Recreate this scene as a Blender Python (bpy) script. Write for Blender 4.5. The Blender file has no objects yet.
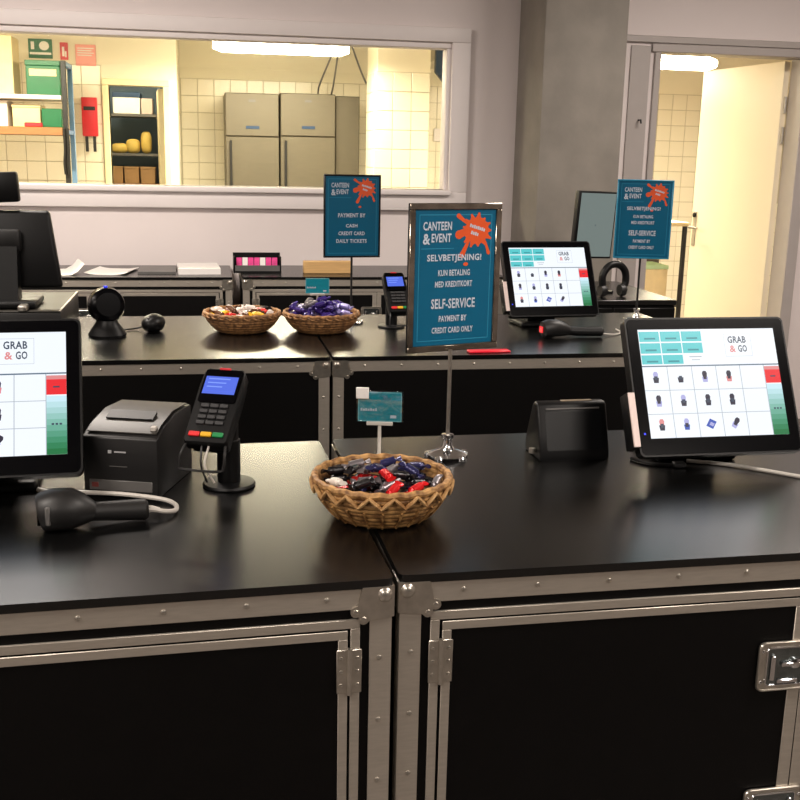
import bpy, bmesh, math, random
from mathutils import Matrix, Vector
random.seed(7)
PI = math.pi
R = math.radians
scene = bpy.context.scene
COL = scene.collection

# ------------------------------------------------------------------ camera
F_PX, PITCH, YAW, ROLL, CAM_H = 1050.0, R(13.1), R(10.6), 0.021, 1.6
fw = Vector((math.sin(YAW)*math.cos(PITCH), math.cos(YAW)*math.cos(PITCH), -math.sin(PITCH)))
r0 = Vector((math.cos(YAW), -math.sin(YAW), 0))
u0 = r0.cross(fw)
rt = r0*math.cos(ROLL) + u0*math.sin(ROLL)
up = u0*math.cos(ROLL) - r0*math.sin(ROLL)
cd = bpy.data.cameras.new('camera')
cam = bpy.data.objects.new('camera', cd)
COL.objects.link(cam)
cam.matrix_world = Matrix(((rt.x, up.x, -fw.x, 0), (rt.y, up.y, -fw.y, 0), (rt.z, up.z, -fw.z, CAM_H), (0, 0, 0, 1)))
cd.sensor_width = 36.0
cd.lens = 36.0*F_PX/800.0
cd.clip_start = 0.02
scene.camera = cam

# ------------------------------------------------------------------ world, exposure
w = bpy.data.worlds.new('world')
scene.world = w
w.use_nodes = True
w.node_tree.nodes['Background'].inputs[0].default_value = (0.9, 0.92, 1.0, 1)
w.node_tree.nodes['Background'].inputs[1].default_value = 0.03
scene.view_settings.view_transform = 'Standard'
scene.view_settings.look = 'None'
scene.view_settings.gamma = 1.0
scene.view_settings.use_curve_mapping = False
scene.view_settings.exposure = 0.0
FRONT_LIGHT = 58.0          # watts of each unseen ceiling panel added over the front room
FRONT_COL = (1.0, 0.90, 0.81)
KITCHEN_LIGHT = 100.0
KITCHEN_COL = (1.0, 0.89, 0.66)
SCREEN = 1.0

# ------------------------------------------------------------------ materials
def lin(c):
    return tuple(((x/255.0)/12.92 if x/255.0 <= 0.04045 else ((x/255.0+0.055)/1.055)**2.4) for x in c)

MATS = {}
def mat(name, rgb, rough=0.5, metal=0.0, var=0.06, scale=14.0, bump=0.0, bscale=60.0, spec=0.5, emit=0.0, stretch=None, coat=0.0):
    if name in MATS:
        return MATS[name]
    m = bpy.data.materials.new(name)
    m.use_nodes = True
    nt = m.node_tree
    b = nt.nodes['Principled BSDF']
    c = lin(rgb)
    b.inputs['Roughness'].default_value = rough
    b.inputs['Metallic'].default_value = metal
    b.inputs['Specular IOR Level'].default_value = spec
    b.inputs['Coat Weight'].default_value = coat
    tc = nt.nodes.new('ShaderNodeTexCoord')
    mp = nt.nodes.new('ShaderNodeMapping')
    nt.links.new(tc.outputs['Object'], mp.inputs['Vector'])
    if stretch:
        mp.inputs['Scale'].default_value = stretch
    if var > 0:
        n = nt.nodes.new('ShaderNodeTexNoise')
        n.inputs['Scale'].default_value = scale
        n.inputs['Detail'].default_value = 5
        nt.links.new(mp.outputs[0], n.inputs['Vector'])
        rp = nt.nodes.new('ShaderNodeValToRGB')
        rp.color_ramp.elements[0].position = 0.3
        rp.color_ramp.elements[1].position = 0.7
        rp.color_ramp.elements[0].color = tuple(x*(1-var) for x in c)+(1,)
        rp.color_ramp.elements[1].color = tuple(min(1, x*(1+var)) for x in c)+(1,)
        nt.links.new(n.outputs['Fac'], rp.inputs[0])
        nt.links.new(rp.outputs[0], b.inputs['Base Color'])
    else:
        b.inputs['Base Color'].default_value = c+(1,)
    if bump > 0:
        n2 = nt.nodes.new('ShaderNodeTexNoise')
        n2.inputs['Scale'].default_value = bscale
        n2.inputs['Detail'].default_value = 3
        nt.links.new(mp.outputs[0], n2.inputs['Vector'])
        bp = nt.nodes.new('ShaderNodeBump')
        bp.inputs['Strength'].default_value = bump
        bp.inputs['Distance'].default_value = 0.002
        nt.links.new(n2.outputs['Fac'], bp.inputs['Height'])
        nt.links.new(bp.outputs[0], b.inputs['Normal'])
    if emit > 0:
        b.inputs['Emission Color'].default_value = c+(1,)
        b.inputs['Emission Strength'].default_value = emit
    MATS[name] = m
    return m

def glow(name, rgb, s=1.0):
    """a lit display pixel colour or lamp diffuser"""
    if name in MATS:
        return MATS[name]
    m = bpy.data.materials.new(name)
    m.use_nodes = True
    b = m.node_tree.nodes['Principled BSDF']
    c = lin(rgb)
    b.inputs['Base Color'].default_value = (0.01, 0.01, 0.012, 1)
    b.inputs['Roughness'].default_value = 0.25
    b.inputs['Emission Color'].default_value = c+(1,)
    b.inputs['Emission Strength'].default_value = s
    MATS[name] = m
    return m

def glass_mat(name, fac=0.06, tint=(1, 1, 1)):
    m = bpy.data.materials.new(name)
    m.use_nodes = True
    nt = m.node_tree
    nt.nodes.remove(nt.nodes['Principled BSDF'])
    t = nt.nodes.new('ShaderNodeBsdfTransparent')
    t.inputs[0].default_value = tint+(1,)
    g = nt.nodes.new('ShaderNodeBsdfGlossy')
    g.inputs['Roughness'].default_value = 0.02
    mx = nt.nodes.new('ShaderNodeMixShader')
    mx.inputs[0].default_value = fac
    nt.links.new(t.outputs[0], mx.inputs[1])
    nt.links.new(g.outputs[0], mx.inputs[2])
    nt.links.new(mx.outputs[0], nt.nodes['Material Output'].inputs[0])
    return m

def wicker_mat(name, dark, light):
    m = bpy.data.materials.new(name)
    m.use_nodes = True
    nt = m.node_tree
    b = nt.nodes['Principled BSDF']
    b.inputs['Roughness'].default_value = 0.6
    tc = nt.nodes.new('ShaderNodeTexCoord')
    n = nt.nodes.new('ShaderNodeTexNoise')
    n.inputs['Scale'].default_value = 70
    n.inputs['Detail'].default_value = 3
    nt.links.new(tc.outputs['Object'], n.inputs['Vector'])
    rp = nt.nodes.new('ShaderNodeValToRGB')
    rp.color_ramp.elements[0].position = 0.35
    rp.color_ramp.elements[1].position = 0.65
    rp.color_ramp.elements[0].color = lin(dark)+(1,)
    rp.color_ramp.elements[1].color = lin(light)+(1,)
    nt.links.new(n.outputs['Fac'], rp.inputs[0])
    nt.links.new(rp.outputs[0], b.inputs['Base Color'])
    bp = nt.nodes.new('ShaderNodeBump')
    bp.inputs['Strength'].default_value = 0.5
    bp.inputs['Distance'].default_value = 0.002
    nt.links.new(n.outputs['Fac'], bp.inputs['Height'])
    nt.links.new(bp.outputs[0], b.inputs['Normal'])
    return m

WALL = mat('wall_paint', (226, 216, 214), 0.7, var=0.015, scale=3, bump=0.05, bscale=120)
WHITE = mat('white_gloss_paint', (232, 224, 222), 0.55, var=0.01)
CEIL = mat('ceiling_paint', (215, 210, 205), 0.8, var=0.02)
DIM = mat('dimmed_wall_brown', (74, 66, 60), 0.7, var=0.1, scale=3)  # unseen wall kept dark so glossy fronts reflect a dim room
FLOOR = mat('dark_floor', (92, 84, 78), 0.4, var=0.1, scale=4)
CONC = mat('raw_concrete', (130, 124, 116), 0.75, var=0.13, scale=5, bump=0.25, bscale=40)
KWALL = mat('kitchen_plaster', (236, 228, 204), 0.7, var=0.02, scale=3)
TILE = mat('cream_tile', (238, 230, 208), 0.22, var=0.03, scale=2)
GROUT = mat('grey_grout', (192, 182, 156), 0.8, var=0.08)
TOP = mat('black_worktop', (8, 8, 8), 0.26, var=0.25, scale=7, bump=0.03, bscale=90, spec=0.62)
BLACKP = mat('black_panel', (5, 4, 4), 0.5, var=0.15, scale=20, bump=0.08, bscale=300, spec=0.16)
ALU = mat('brushed_aluminium', (186, 178, 167), 0.42, metal=0.72, var=0.06, scale=30, stretch=(1, 8, 8))
CHROME = mat('chrome', (222, 222, 224), 0.14, metal=1.0, var=0.03)
ZINC = mat('zinc_plated_steel', (190, 184, 174), 0.3, metal=0.9, var=0.12, scale=60)
DARKZ = mat('dark_recess_steel', (112, 118, 118), 0.25, metal=0.9, var=0.2, scale=50)
PLAS = mat('black_plastic', (7, 7, 8), 0.42, var=0.1, bump=0.03, bscale=400, spec=0.3)
PLASG = mat('black_gloss_plastic', (4, 4, 6), 0.2, var=0.05, spec=0.12)
PLASM = mat('charcoal_plastic', (23, 22, 22), 0.45, var=0.08, bump=0.04, bscale=400)
GREYP = mat('grey_plastic', (96, 94, 92), 0.4, var=0.05)
KEYG = mat('grey_key', (44, 44, 46), 0.5, var=0.03)
CABLE = mat('white_cable', (196, 190, 182), 0.45, var=0.04)
CABLEB = mat('black_cable', (14, 14, 14), 0.5, var=0.04)
TEAL = mat('teal_poster', (2, 98, 134), 0.3, var=0.02)
TEALE = mat('teal_border', (48, 142, 178), 0.3, var=0.0)
TEALC = mat('turquoise_card', (20, 148, 168), 0.3, var=0.04, scale=20)
PALE = mat('pale_print', (206, 216, 230), 0.4, var=0.0)
ORANGE = mat('orange_print', (236, 92, 40), 0.4, var=0.05)
PAPER = mat('white_paper', (236, 232, 228), 0.7, var=0.02)
ACRYL = glass_mat('clear_acrylic', 0.12, (0.95, 0.97, 0.97))
PANE = glass_mat('window_glass', 0.07, (0.98, 0.99, 0.98))
WICK = wicker_mat('wicker', (112, 74, 36), (196, 150, 92))
WICKD = wicker_mat('brown_wicker', (96, 64, 36), (176, 128, 80))
WICKL = wicker_mat('pale_cane', (150, 106, 60), (214, 172, 116))
WOOD = mat('light_wood', (206, 166, 110), 0.5, var=0.1, scale=8, stretch=(1, 12, 12))
WOODB = mat('brown_wood', (150, 104, 62), 0.5, var=0.15, scale=8, stretch=(1, 12, 12))
STEEL = mat('stainless_steel', (98, 91, 77), 0.45, metal=0.3, var=0.05, scale=10, stretch=(1, 1, 8))
RED = mat('red_print', (204, 40, 50), 0.4, var=0.04)
PINK = mat('pink_print', (238, 160, 150), 0.5, var=0.06)
GREEN = mat('green_plastic', (8, 100, 60), 0.4, var=0.06)
BLUE = mat('blue_painted_steel', (110, 150, 190), 0.4, var=0.05)
NAVY = mat('navy_plastic', (28, 58, 92), 0.4, var=0.08)
BLUEGREY = mat('bluegrey_wall', (104, 124, 144), 0.7, var=0.06)
CARD = mat('cardboard', (172, 134, 92), 0.7, var=0.08)
CREAM = mat('cream_carton', (226, 206, 160), 0.6, var=0.06)
YEL = mat('yellow_sack', (210, 180, 92), 0.6, var=0.12)

# ------------------------------------------------------------------ mesh builder
class MB:
    def __init__(s):
        s.v, s.f, s.mi = [], [], []
    def add(s, vs, fs, m=0):
        o = len(s.v)
        s.v += [tuple(v) for v in vs]
        for f in fs:
            s.f.append([i+o for i in f]); s.mi.append(m)
        return s
    def mark(s): return len(s.v)
    def xf(s, M, a=0):
        for i in range(a, len(s.v)):
            s.v[i] = tuple(M @ Vector(s.v[i]))
        return s
    def box(s, x0, x1, y0, y1, z0, z1, m=0):
        return s.add([(x0,y0,z0),(x1,y0,z0),(x1,y1,z0),(x0,y1,z0),(x0,y0,z1),(x1,y0,z1),(x1,y1,z1),(x0,y1,z1)],
                     [(0,3,2,1),(4,5,6,7),(0,1,5,4),(1,2,6,5),(2,3,7,6),(3,0,4,7)], m)
    def rbox(s, x0, x1, y0, y1, z0, z1, b=0.003, seg=2, m=0):
        bm = bmesh.new()
        bmesh.ops.create_cube(bm, size=1)
        for v in bm.verts:
            v.co = ((x0+x1)/2+v.co.x*(x1-x0), (y0+y1)/2+v.co.y*(y1-y0), (z0+z1)/2+v.co.z*(z1-z0))
        bmesh.ops.bevel(bm, geom=list(bm.edges), offset=b, segments=seg, profile=0.5, affect='EDGES')
        return s.frombm(bm, m)
    def frombm(s, bm, m=0):
        bm.verts.ensure_lookup_table(); bm.verts.index_update()
        s.add([v.co[:] for v in bm.verts], [[v.index for v in f.verts] for f in bm.faces], m)
        bm.free()
        return s
    def prism(s, poly, y0, y1, m=0):
        """poly in (x,z), counter-clockwise seen from -y, extruded y0..y1"""
        n = len(poly)
        vs = [(p[0], y0, p[1]) for p in poly]+[(p[0], y1, p[1]) for p in poly]
        fs = [list(range(n)), list(range(2*n-1, n-1, -1))]
        fs += [((i+1) % n, i, i+n, (i+1) % n+n) for i in range(n)]
        return s.add(vs, fs, m)
    def prismz(s, poly, z0, z1, m=0):
        n = len(poly)
        vs = [(p[0], p[1], z0) for p in poly]+[(p[0], p[1], z1) for p in poly]
        fs = [list(range(n-1, -1, -1)), list(range(n, 2*n))]
        fs += [(i, (i+1) % n, (i+1) % n+n, i+n) for i in range(n)]
        return s.add(vs, fs, m)
    def prismx(s, poly, x0, x1, m=0):
        """poly in (y,z)"""
        n = len(poly)
        vs = [(x0, p[0], p[1]) for p in poly]+[(x1, p[0], p[1]) for p in poly]
        fs = [list(range(n-1, -1, -1)), list(range(n, 2*n))]
        fs += [(i, (i+1) % n, (i+1) % n+n, i+n) for i in range(n)]
        return s.add(vs, fs, m)
    def rect(s, x0, x1, z0, z1, y, m=0):
        return s.add([(x0,y,z0),(x1,y,z0),(x1,y,z1),(x0,y,z1)], [(0,1,2,3)], m)
    def flat(s, poly, y, m=0):
        return s.add([(p[0], y, p[1]) for p in poly], [list(range(len(poly)))], m)
    def lathe(s, prof, n=32, c=(0, 0, 0), m=0, cap=True):
        vs, fs = [], []
        k = len(prof)
        for i in range(n):
            a = 2*PI*i/n
            for r, z in prof:
                vs.append((c[0]+r*math.cos(a), c[1]+r*math.sin(a), c[2]+z))
        for i in range(n):
            j = (i+1) % n
            for q in range(k-1):
                fs.append((i*k+q, j*k+q, j*k+q+1, i*k+q+1))
        if cap:
            if prof[0][0] > 1e-6: fs.append([i*k for i in range(n)][::-1])
            if prof[-1][0] > 1e-6: fs.append([i*k+k-1 for i in range(n)])
        return s.add(vs, fs, m)
    def tube(s, pts, r, n=8, m=0, closed=False, radii=None):
        P = [Vector(p) for p in pts]
        k = len(P)
        vs, fs = [], []
        nrm = None
        for i in range(k):
            if closed:
                t = P[(i+1) % k]-P[i-1]
            else:
                t = P[min(i+1, k-1)]-P[max(i-1, 0)]
            t.normalize()
            if nrm is None:
                a = Vector((0, 0, 1)) if abs(t.z) < 0.9 else Vector((1, 0, 0))
                nrm = (a - t*a.dot(t)).normalized()
            else:
                nrm = (nrm - t*nrm.dot(t))
                nrm.normalize()
            bn = t.cross(nrm)
            rr = radii[i] if radii else r
            for j in range(n):
                q = 2*PI*j/n
                vs.append(P[i]+nrm*(rr*math.cos(q))+bn*(rr*math.sin(q)))
        for i in range(k if closed else k-1):
            i2 = (i+1) % k
            for j in range(n):
                j2 = (j+1) % n
                fs.append((i*n+j, i*n+j2, i2*n+j2, i2*n+j))
        if not closed:
            fs.append(list(range(n))[::-1]); fs.append([(k-1)*n+j for j in range(n)])
        return s.add(vs, fs, m)
    def text(s, body, cx, cz, width, height, y, m=0, rot=0.0):
        """flat lettering centred at (cx,cz) facing -y, fitted to width x height"""
        vs, fs = text_geo(body)
        x0 = min(v[0] for v in vs); x1 = max(v[0] for v in vs)
        z0 = min(v[1] for v in vs); z1 = max(v[1] for v in vs)
        ca, sa = math.cos(rot), math.sin(rot)
        out = []
        for a, b in vs:
            px = ((a-x0)/(x1-x0)-0.5)*width; pz = ((b-z0)/(z1-z0)-0.5)*height
            out.append((cx+px*ca-pz*sa, y, cz+px*sa+pz*ca))
        return s.add(out, fs, m)
    def build(s, name, mats, parent=None, loc=None, rot=None, smooth=True, ang=38):
        me = bpy.data.meshes.new(name)
        me.from_pydata(s.v, [], s.f)
        if not isinstance(mats, (list, tuple)): mats = [mats]
        for m in mats: me.materials.append(m)
        me.polygons.foreach_set('material_index', s.mi)
        if smooth:
            me.polygons.foreach_set('use_smooth', [True]*len(me.polygons))
            me.set_sharp_from_angle(angle=R(ang))
        me.update()
        return link(name, me, parent, loc, rot)

_TXT = {}
def text_geo(body):
    if body not in _TXT:
        c = bpy.data.curves.new('t', 'FONT')
        c.body = body; c.size = 1; c.offset = 0.024; c.resolution_u = 2
        c.space_character = 1.06
        o = bpy.data.objects.new('t', c)
        COL.objects.link(o)
        bpy.context.view_layer.update()
        me = bpy.data.meshes.new_from_object(o.evaluated_get(bpy.context.evaluated_depsgraph_get()))
        _TXT[body] = ([(v.co.x, v.co.y) for v in me.vertices], [list(p.vertices) for p in me.polygons])
        bpy.data.objects.remove(o); bpy.data.curves.remove(c); bpy.data.meshes.remove(me)
    return _TXT[body]

def link(name, data, parent=None, loc=None, rot=None):
    o = bpy.data.objects.new(name, data)
    COL.objects.link(o)
    if parent: o.parent = parent
    if loc: o.location = loc
    if rot: o.rotation_euler = rot
    return o
def thing(name, label, cat, loc=(0, 0, 0), rz=0.0, group=None):
    o = link(name, None, None, loc, (0, 0, rz))
    o.empty_display_size = 0.05
    return tag(o, label, cat, group)
def tag(o, label, cat, group=None, kind=None):
    o['label'] = label; o['category'] = cat
    if group: o['group'] = group
    if kind: o['kind'] = kind
    return o
def struct(o, label=None):
    o['kind'] = 'structure'
    if label:
        o['label'] = label
    return o
def rrect(x0, x1, z0, z1, r, n=5):
    out = []
    for cx, cz, a0 in ((x1-r, z0+r, -PI/2), (x1-r, z1-r, 0), (x0+r, z1-r, PI/2), (x0+r, z0+r, PI)):
        for i in range(n+1):
            a = a0+PI/2*i/n
            out.append((cx+r*math.cos(a), cz+r*math.sin(a)))
    return out
def smooth_path(pts, n=6):
    """Catmull-Rom through the points"""
    P = [Vector(p) for p in pts]
    P = [P[0]*2-P[1]]+P+[P[-1]*2-P[-2]]
    out = []
    for i in range(1, len(P)-2):
        for k in range(n):
            t = k/n
            a, b, c, d = P[i-1], P[i], P[i+1], P[i+2]
            out.append(0.5*((2*b)+(c-a)*t+(2*a-5*b+4*c-d)*t*t+(3*b-a-3*c+d)*t**3))
    out.append(P[-2])
    return out

# ================================================================== the setting
WY = 6.0
struct(MB().box(-4.5, 6.2, -7, 10.9, -0.1, 0).build('floor', FLOOR), 'dark grey floor behind and below the counters')
struct(MB().box(-4.5, 6.2, -7, WY, 3.0, 3.1).build('ceiling', CEIL), 'pale ceiling above the counters')
struct(MB().box(-4.6, -4.5, -7, WY, 0, 3.0).build('wall_left', WALL), 'pale wall to the left of the room')
struct(MB().box(6.2, 6.3, -7, 10.9, 0, 3.0).build('wall_right', WALL), 'pale wall to the right of the room')
struct(MB().box(-4.5, 6.2, -7.1, -7, 0, 3.0).build('wall_front', DIM), 'unseen wall facing the counters, coloured dark to keep reflections dim')
GX0, GX1, GZ0, GZ1 = -2.3, 1.36, 1.414, 2.205     # glass opening
DX0, DX1, DZ1 = 2.61, 3.54, 2.215                   # door opening
b = MB()
b.box(-4.5, GX0, WY, WY+0.14, 0, 3.0)
b.box(GX0, GX1, WY, WY+0.14, 0, GZ0)
b.box(GX0, GX1, WY, WY+0.14, GZ1, 3.0)
b.box(GX1, DX0, WY, WY+0.14, 0, 3.0)
b.box(DX0, DX1, WY, WY+0.14, DZ1, 3.0)
b.box(DX1, 6.2, WY, WY+0.14, 0, 3.0)
struct(b.build('wall_back', WALL, smooth=False), 'pale painted wall with the kitchen window and door')

# window with stepped white casing
win = struct(link('window_1', None, None, ((GX0+GX1)/2, WY, GZ0)), 'wide white framed window looking into the kitchen')
def wbar(x0, x1, z0, z1, d, name='casing_bar', y1=0.0, m=WHITE):
    cx, cz = (GX0+GX1)/2, GZ0
    return MB().rbox(x0-cx, x1-cx, -d, y1, z0-cz, z1-cz, 0.006, 2).build(name, m, win)
CO = 0.118
wbar(GX0-CO, GX1+CO, GZ1+0.012, GZ1+0.09, 0.035)
wbar(GX0-CO, GX1+CO, GZ0-CO, GZ0-0.012, 0.035)
wbar(GX0-CO, GX0-0.012, GZ0-0.0125, GZ1+0.0125, 0.035)
wbar(GX1+0.012, GX1+CO, GZ0-0.0125, GZ1+0.0125, 0.035)
wbar(GX0-0.02, GX1+0.02, GZ0-0.03, GZ0+0.0, 0.062, 'window_sill', 0.1)
wbar(GX0-0.012, GX1+0.012, GZ1-0.02, GZ1+0.013, 0.012, 'sash_bar', 0.1)
wbar(GX1-0.014, GX1+0.013, GZ0, GZ1-0.02, 0.012, 'sash_bar', 0.1)
wbar(GX0-0.013, GX0+0.014, GZ0, GZ1-0.02, 0.012, 'sash_bar', 0.1)
cx = (GX0+GX1)/2
MB().box(GX0-cx+0.014, GX1-cx-0.014, 0.05, 0.056, 0.0, GZ1-GZ0-0.02).build('pane', PANE, win)

# concrete column
struct(MB().rbox(1.76, 2.22, 5.53, 5.999, 0, 3.0, 0.012, 2).build('concrete_column', CONC), 'raw grey concrete column in front of the pale wall')

# door: frame, hinged leaf swung into the kitchen
door = struct(link('door_1', None, None, (DX1-0.03, WY+0.1, 0)), 'cream door standing open into the kitchen')
ox, oy = DX1-0.03, WY+0.1
def dbox(n, x0, x1, y0, y1, z0, z1, m=WHITE, p=None):
    return MB().rbox(x0-ox, x1-ox, y0-oy, y1-oy, z0, z1, 0.004, 1).build(n, m, p or door)
JAMB = mat('grey_jamb_paint', (176, 168, 164), 0.45, var=0.02)
dbox('door_jamb', DX0-0.035, DX0+0.004, WY-0.02, WY+0.15, 0, DZ1-0.003, JAMB)
dbox('door_jamb', DX1-0.012, DX1+0.06, WY-0.02, WY+0.15, 0, DZ1-0.003, JAMB)
dbox('door_head', DX0-0.055, DX1+0.055, WY-0.02, WY+0.15, DZ1-0.0028, DZ1+0.045, JAMB)
LEAF = mat('cream_door_leaf', (238, 226, 200), 0.4, var=0.015, scale=2)
leaf = MB().rbox(-0.90, 0, 0.0, 0.04, 0.01, DZ1-0.008, 0.003, 1).build('door_leaf', LEAF, door, (-0.02, 0.055, 0), (0, 0, -R(84)))
for z in (1.72, 1.9, 0.35):
    MB().lathe([(0.011, 0), (0.011, 0.1)], 10, (0.006, 0.052, z)).build('hinge', ZINC, door)
MB().rbox(-0.875, -0.835, -0.005, 0.0, 1.02, 1.26, 0.002, 1).build('lock_plate', ZINC, leaf)
h = MB().lathe([(0.009, 0), (0.009, 0.045)], 10); h.xf(Matrix.Rotation(R(90), 4, 'X')); h.xf(Matrix.Translation((-0.855, 0, 1.15)))
h.tube([(-0.855, -0.045, 1.15), (-0.745, -0.05, 1.15)], 0.009, 8)
h.build('handle', ZINC, leaf)
h = MB().lathe([(0.0, 0), (0.016, 0), (0.016, 0.015), (0.0, 0.018)], 12); h.xf(Matrix.Rotation(R(90), 4, 'X')); h.xf(Matrix.Translation((-0.855, 0, 1.235)))
h.build('lock_cylinder', PLAS, leaf)
struct(MB().rbox(2.222, 5.2, WY-0.022, WY, DZ1+0.047, DZ1+0.085, 0.004, 1).build('trim_1', JAMB), 'long grey rail above the door')
struct(MB().rbox(2.43, 2.55, WY-0.012, WY, 0, DZ1+0.03, 0.003, 1).build('trim_2', JAMB), 'narrow pale side panel left of the doorway')
hk = MB().tube([(2.5, WY-0.013, 1.83), (2.5, WY-0.05, 1.83), (2.5, WY-0.055, 1.81)], 0.005, 8).build('wall_hook', PLASM)
tag(hk, 'small dark hook on the panel left of the doorway', 'hook')

# ---------------------------------------------------------------- kitchen shell
KZ = 2.62
struct(MB().box(-3.0, 6.2, WY+0.14, 10.9, KZ, KZ+0.1).build('ceiling.001', KWALL), 'yellowish kitchen ceiling')
struct(MB().box(-3.1, -3.0, WY+0.14, 10.9, 0, KZ).build('wall_kitchen_left', KWALL), 'left kitchen wall')
SX0, SX1, SZ1 = -0.735, -0.31, 2.1                 # storeroom doorway
b = MB()
b.box(-3.0, SX0, 9.0, 9.12, 0, KZ); b.box(SX1, -0.2, 9.0, 9.12, 0, KZ); b.box(SX0, SX1, 9.0, 9.12, SZ1, KZ)
b.box(-0.3, -0.2, 9.12, 10.32, 0, KZ)
wallS = struct(b.build('wall_kitchen_storeroom', KWALL, smooth=False), 'kitchen wall with signs and the storeroom doorway')
wallK = struct(MB().box(-0.2, 6.2, 10.2, 10.32, 0, KZ).build('wall_kitchen_back', KWALL), 'tiled back wall of the kitchen')
struct(MB().box(-3.0, -0.3, 10.8, 10.9, 0, KZ).build('wall_storeroom', BLUEGREY), 'blue grey back wall of the storeroom')
colK = struct(MB().box(1.375, 1.80, 8.6, 9.15, 0, KZ).build('wall_kitchen_column', KWALL), 'tiled column standing in the kitchen')

TS, TG = 0.15, 0.005
tile_me = MB().rbox(0, TS-TG, -0.006, 0, 0, TS-TG, 0.002, 1)
def make_tile_mesh():
    me = bpy.data.meshes.new('tile'); me.from_pydata(tile_me.v, [], tile_me.f); me.materials.append(TILE); me.update(); return me
TILE_ME = make_tile_mesh()
def tiles(parent, x0, y, z0, nx, nz, rz=0.0):
    for i in range(nx):
        for k in range(nz):
            c, s_ = math.cos(rz), math.sin(rz)
            link('tile', TILE_ME, parent, (x0+i*TS*c, y+i*TS*s_, z0+k*TS), (0, 0, rz))
def tiles_stuff(parent, x0, y, z0, nx, nz):
    b = MB()
    for i in range(nx):
        for k in range(nz):
            b.box(x0+i*TS, x0+i*TS+TS-TG, y-0.006, y, z0+k*TS, z0+k*TS+TS-TG)
    o = b.build('lower_tiling', TILE, parent, smooth=False); o['kind'] = 'stuff'
def grout(parent, x0, x1, y, z1, rz=0, nm='grout_bed'):
    return MB().box(x0, x1, y-0.002, y, 0, z1).build(nm, GROUT, parent)
ZT = 1.2                                             # first row that shows above the sill
grout(wallS, -1.99, SX0-0.052, 9.0, 2.25); tiles(wallS, -1.988, 9.0-0.002, ZT, 8, 7)
grout(wallK, -0.2, 6.1, 10.2, 2.25); tiles(wallK, -0.19, 10.198, ZT, 12, 7); tiles(wallK, 3.86, 10.198, ZT, 9, 7)
tiles_stuff(wallK, -0.19, 10.198, 0.0, 41, 8); tiles_stuff(wallK, 1.61, 10.198, ZT, 15, 7)
grout(colK, 1.375, 1.80, 8.6, 2.25); tiles(colK, 1.352, 8.598, ZT, 3, 7)
MB().box(1.373, 1.375, 8.6, 9.15, 0, 2.25).build('grout_bed', GROUT, colK)
tiles(colK, 1.373, 9.13, ZT, 3, 7, -PI/2)

# storeroom door frame
df = struct(link('door_2', None, None, (SX0, 9.0, 0)), 'cream door frame of the storeroom')
FR = mat('cream_frame_paint', (240, 226, 182), 0.45, var=0.02)
for x0, x1, z0, z1 in ((-0.05, 0.0, 0, SZ1), (SX1-SX0, SX1-SX0+0.05, 0, SZ1), (-0.05, SX1-SX0+0.05, SZ1+0.0003, SZ1+0.05)):
    MB().rbox(x0, x1, -0.02, 0.125, z0, z1, 0.004, 1).build('door_frame_bar', FR, df)
MB().rbox(0, 0.04, 0.0, 0.42, 0.01, SZ1-0.01, 0.003, 1).build('door_leaf', FR, df, (SX1-SX0-0.045, 0.13, 0), (0, 0, R(4)))

# ================================================================== lamps
def fill_ceiling_panel(x, y, i, power):  # panels never in view, added to light the front room
    where = ['left behind the viewer', 'right behind the viewer', 'left over the near counter', 'right over the near counter', 'left over the far counter', 'right over the far counter'][i]
    t = thing('fill_ceiling_light', 'unseen ceiling panel added to light the room, %s' % where, 'fill light', (x, y, 2.999), 0, 'unseen front room fill lights')
    MB().rbox(-0.6, 0.6, -0.3, 0.3, -0.04, 0, 0.005, 1).build('housing', WHITE, t)
    MB().box(-0.57, 0.57, -0.27, 0.27, -0.045, -0.0402).build('diffuser', glow('panel_diffuser', (255, 240, 228), 2.5), t)
    l = bpy.data.lights.new('fill_ceiling_lamp', 'AREA'); l.shape = 'RECTANGLE'; l.size = 1.14; l.size_y = 0.54
    l.energy = FRONT_LIGHT*power; l.color = FRONT_COL
    link('lamp_light', l, t, (0, 0, -0.06))
for i, (x, y, pw) in enumerate(((-1.6, -1.4, 1.25), (2.2, -1.4, 1.25), (-1.6, 0.9, 1.0), (2.2, 0.9, 1.0), (-1.0, 4.0, 1.6), (2.9, 4.0, 1.05))):
    fill_ceiling_panel(x, y, i, pw)

def tube_lamp(x, y, z, L, label, rz=0.0, power=1.0):
    t = thing('fluorescent_lamp', label, 'lamp', (x, y, z), rz, 'kitchen fluorescent lamps')
    MB().rbox(-L/2+0.02, L/2-0.02, -0.022, 0.022, 0.05, 0.08, 0.006, 1).build('housing', WHITE, t)
    b = MB()
    n = 14
    pts = [(-L/2+L*i/n, 0, 0) for i in range(n+1)]
    b.tube(pts, 0.055, 12, radii=[0.03]+[0.055]*(n-1)+[0.03])
    b.build('tube_diffuser', glow('tube_diffuser', (255, 240, 206), 30.0), t)
    for q in (-0.35, 0.35):
        MB().tube([(q*L, 0, 0.075), (q*L, 0, KZ-z)], 0.006, 6).build('suspension_rod', WHITE, t)
    l = bpy.data.lights.new('fluorescent_lamp_light', 'AREA'); l.shape = 'RECTANGLE'; l.size = L; l.size_y = 0.1
    l.energy = KITCHEN_LIGHT*power; l.color = KITCHEN_COL
    link('lamp_light', l, t, (0, 0, -0.07))
tube_lamp(0.6, 8.4, 2.385, 1.03, 'glowing fluorescent tube lamp above the steel fridges')
tube_lamp(3.30, 7.8, 2.33, 1.1, 'glowing fluorescent lamp seen at the top of the doorway', 0, 1.5)
tube_lamp(-1.3, 6.9, 2.50, 1.1, 'unseen fluorescent lamp added over the kitchen shelves')  # kept out of view, added to light the kitchen's left side
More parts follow.
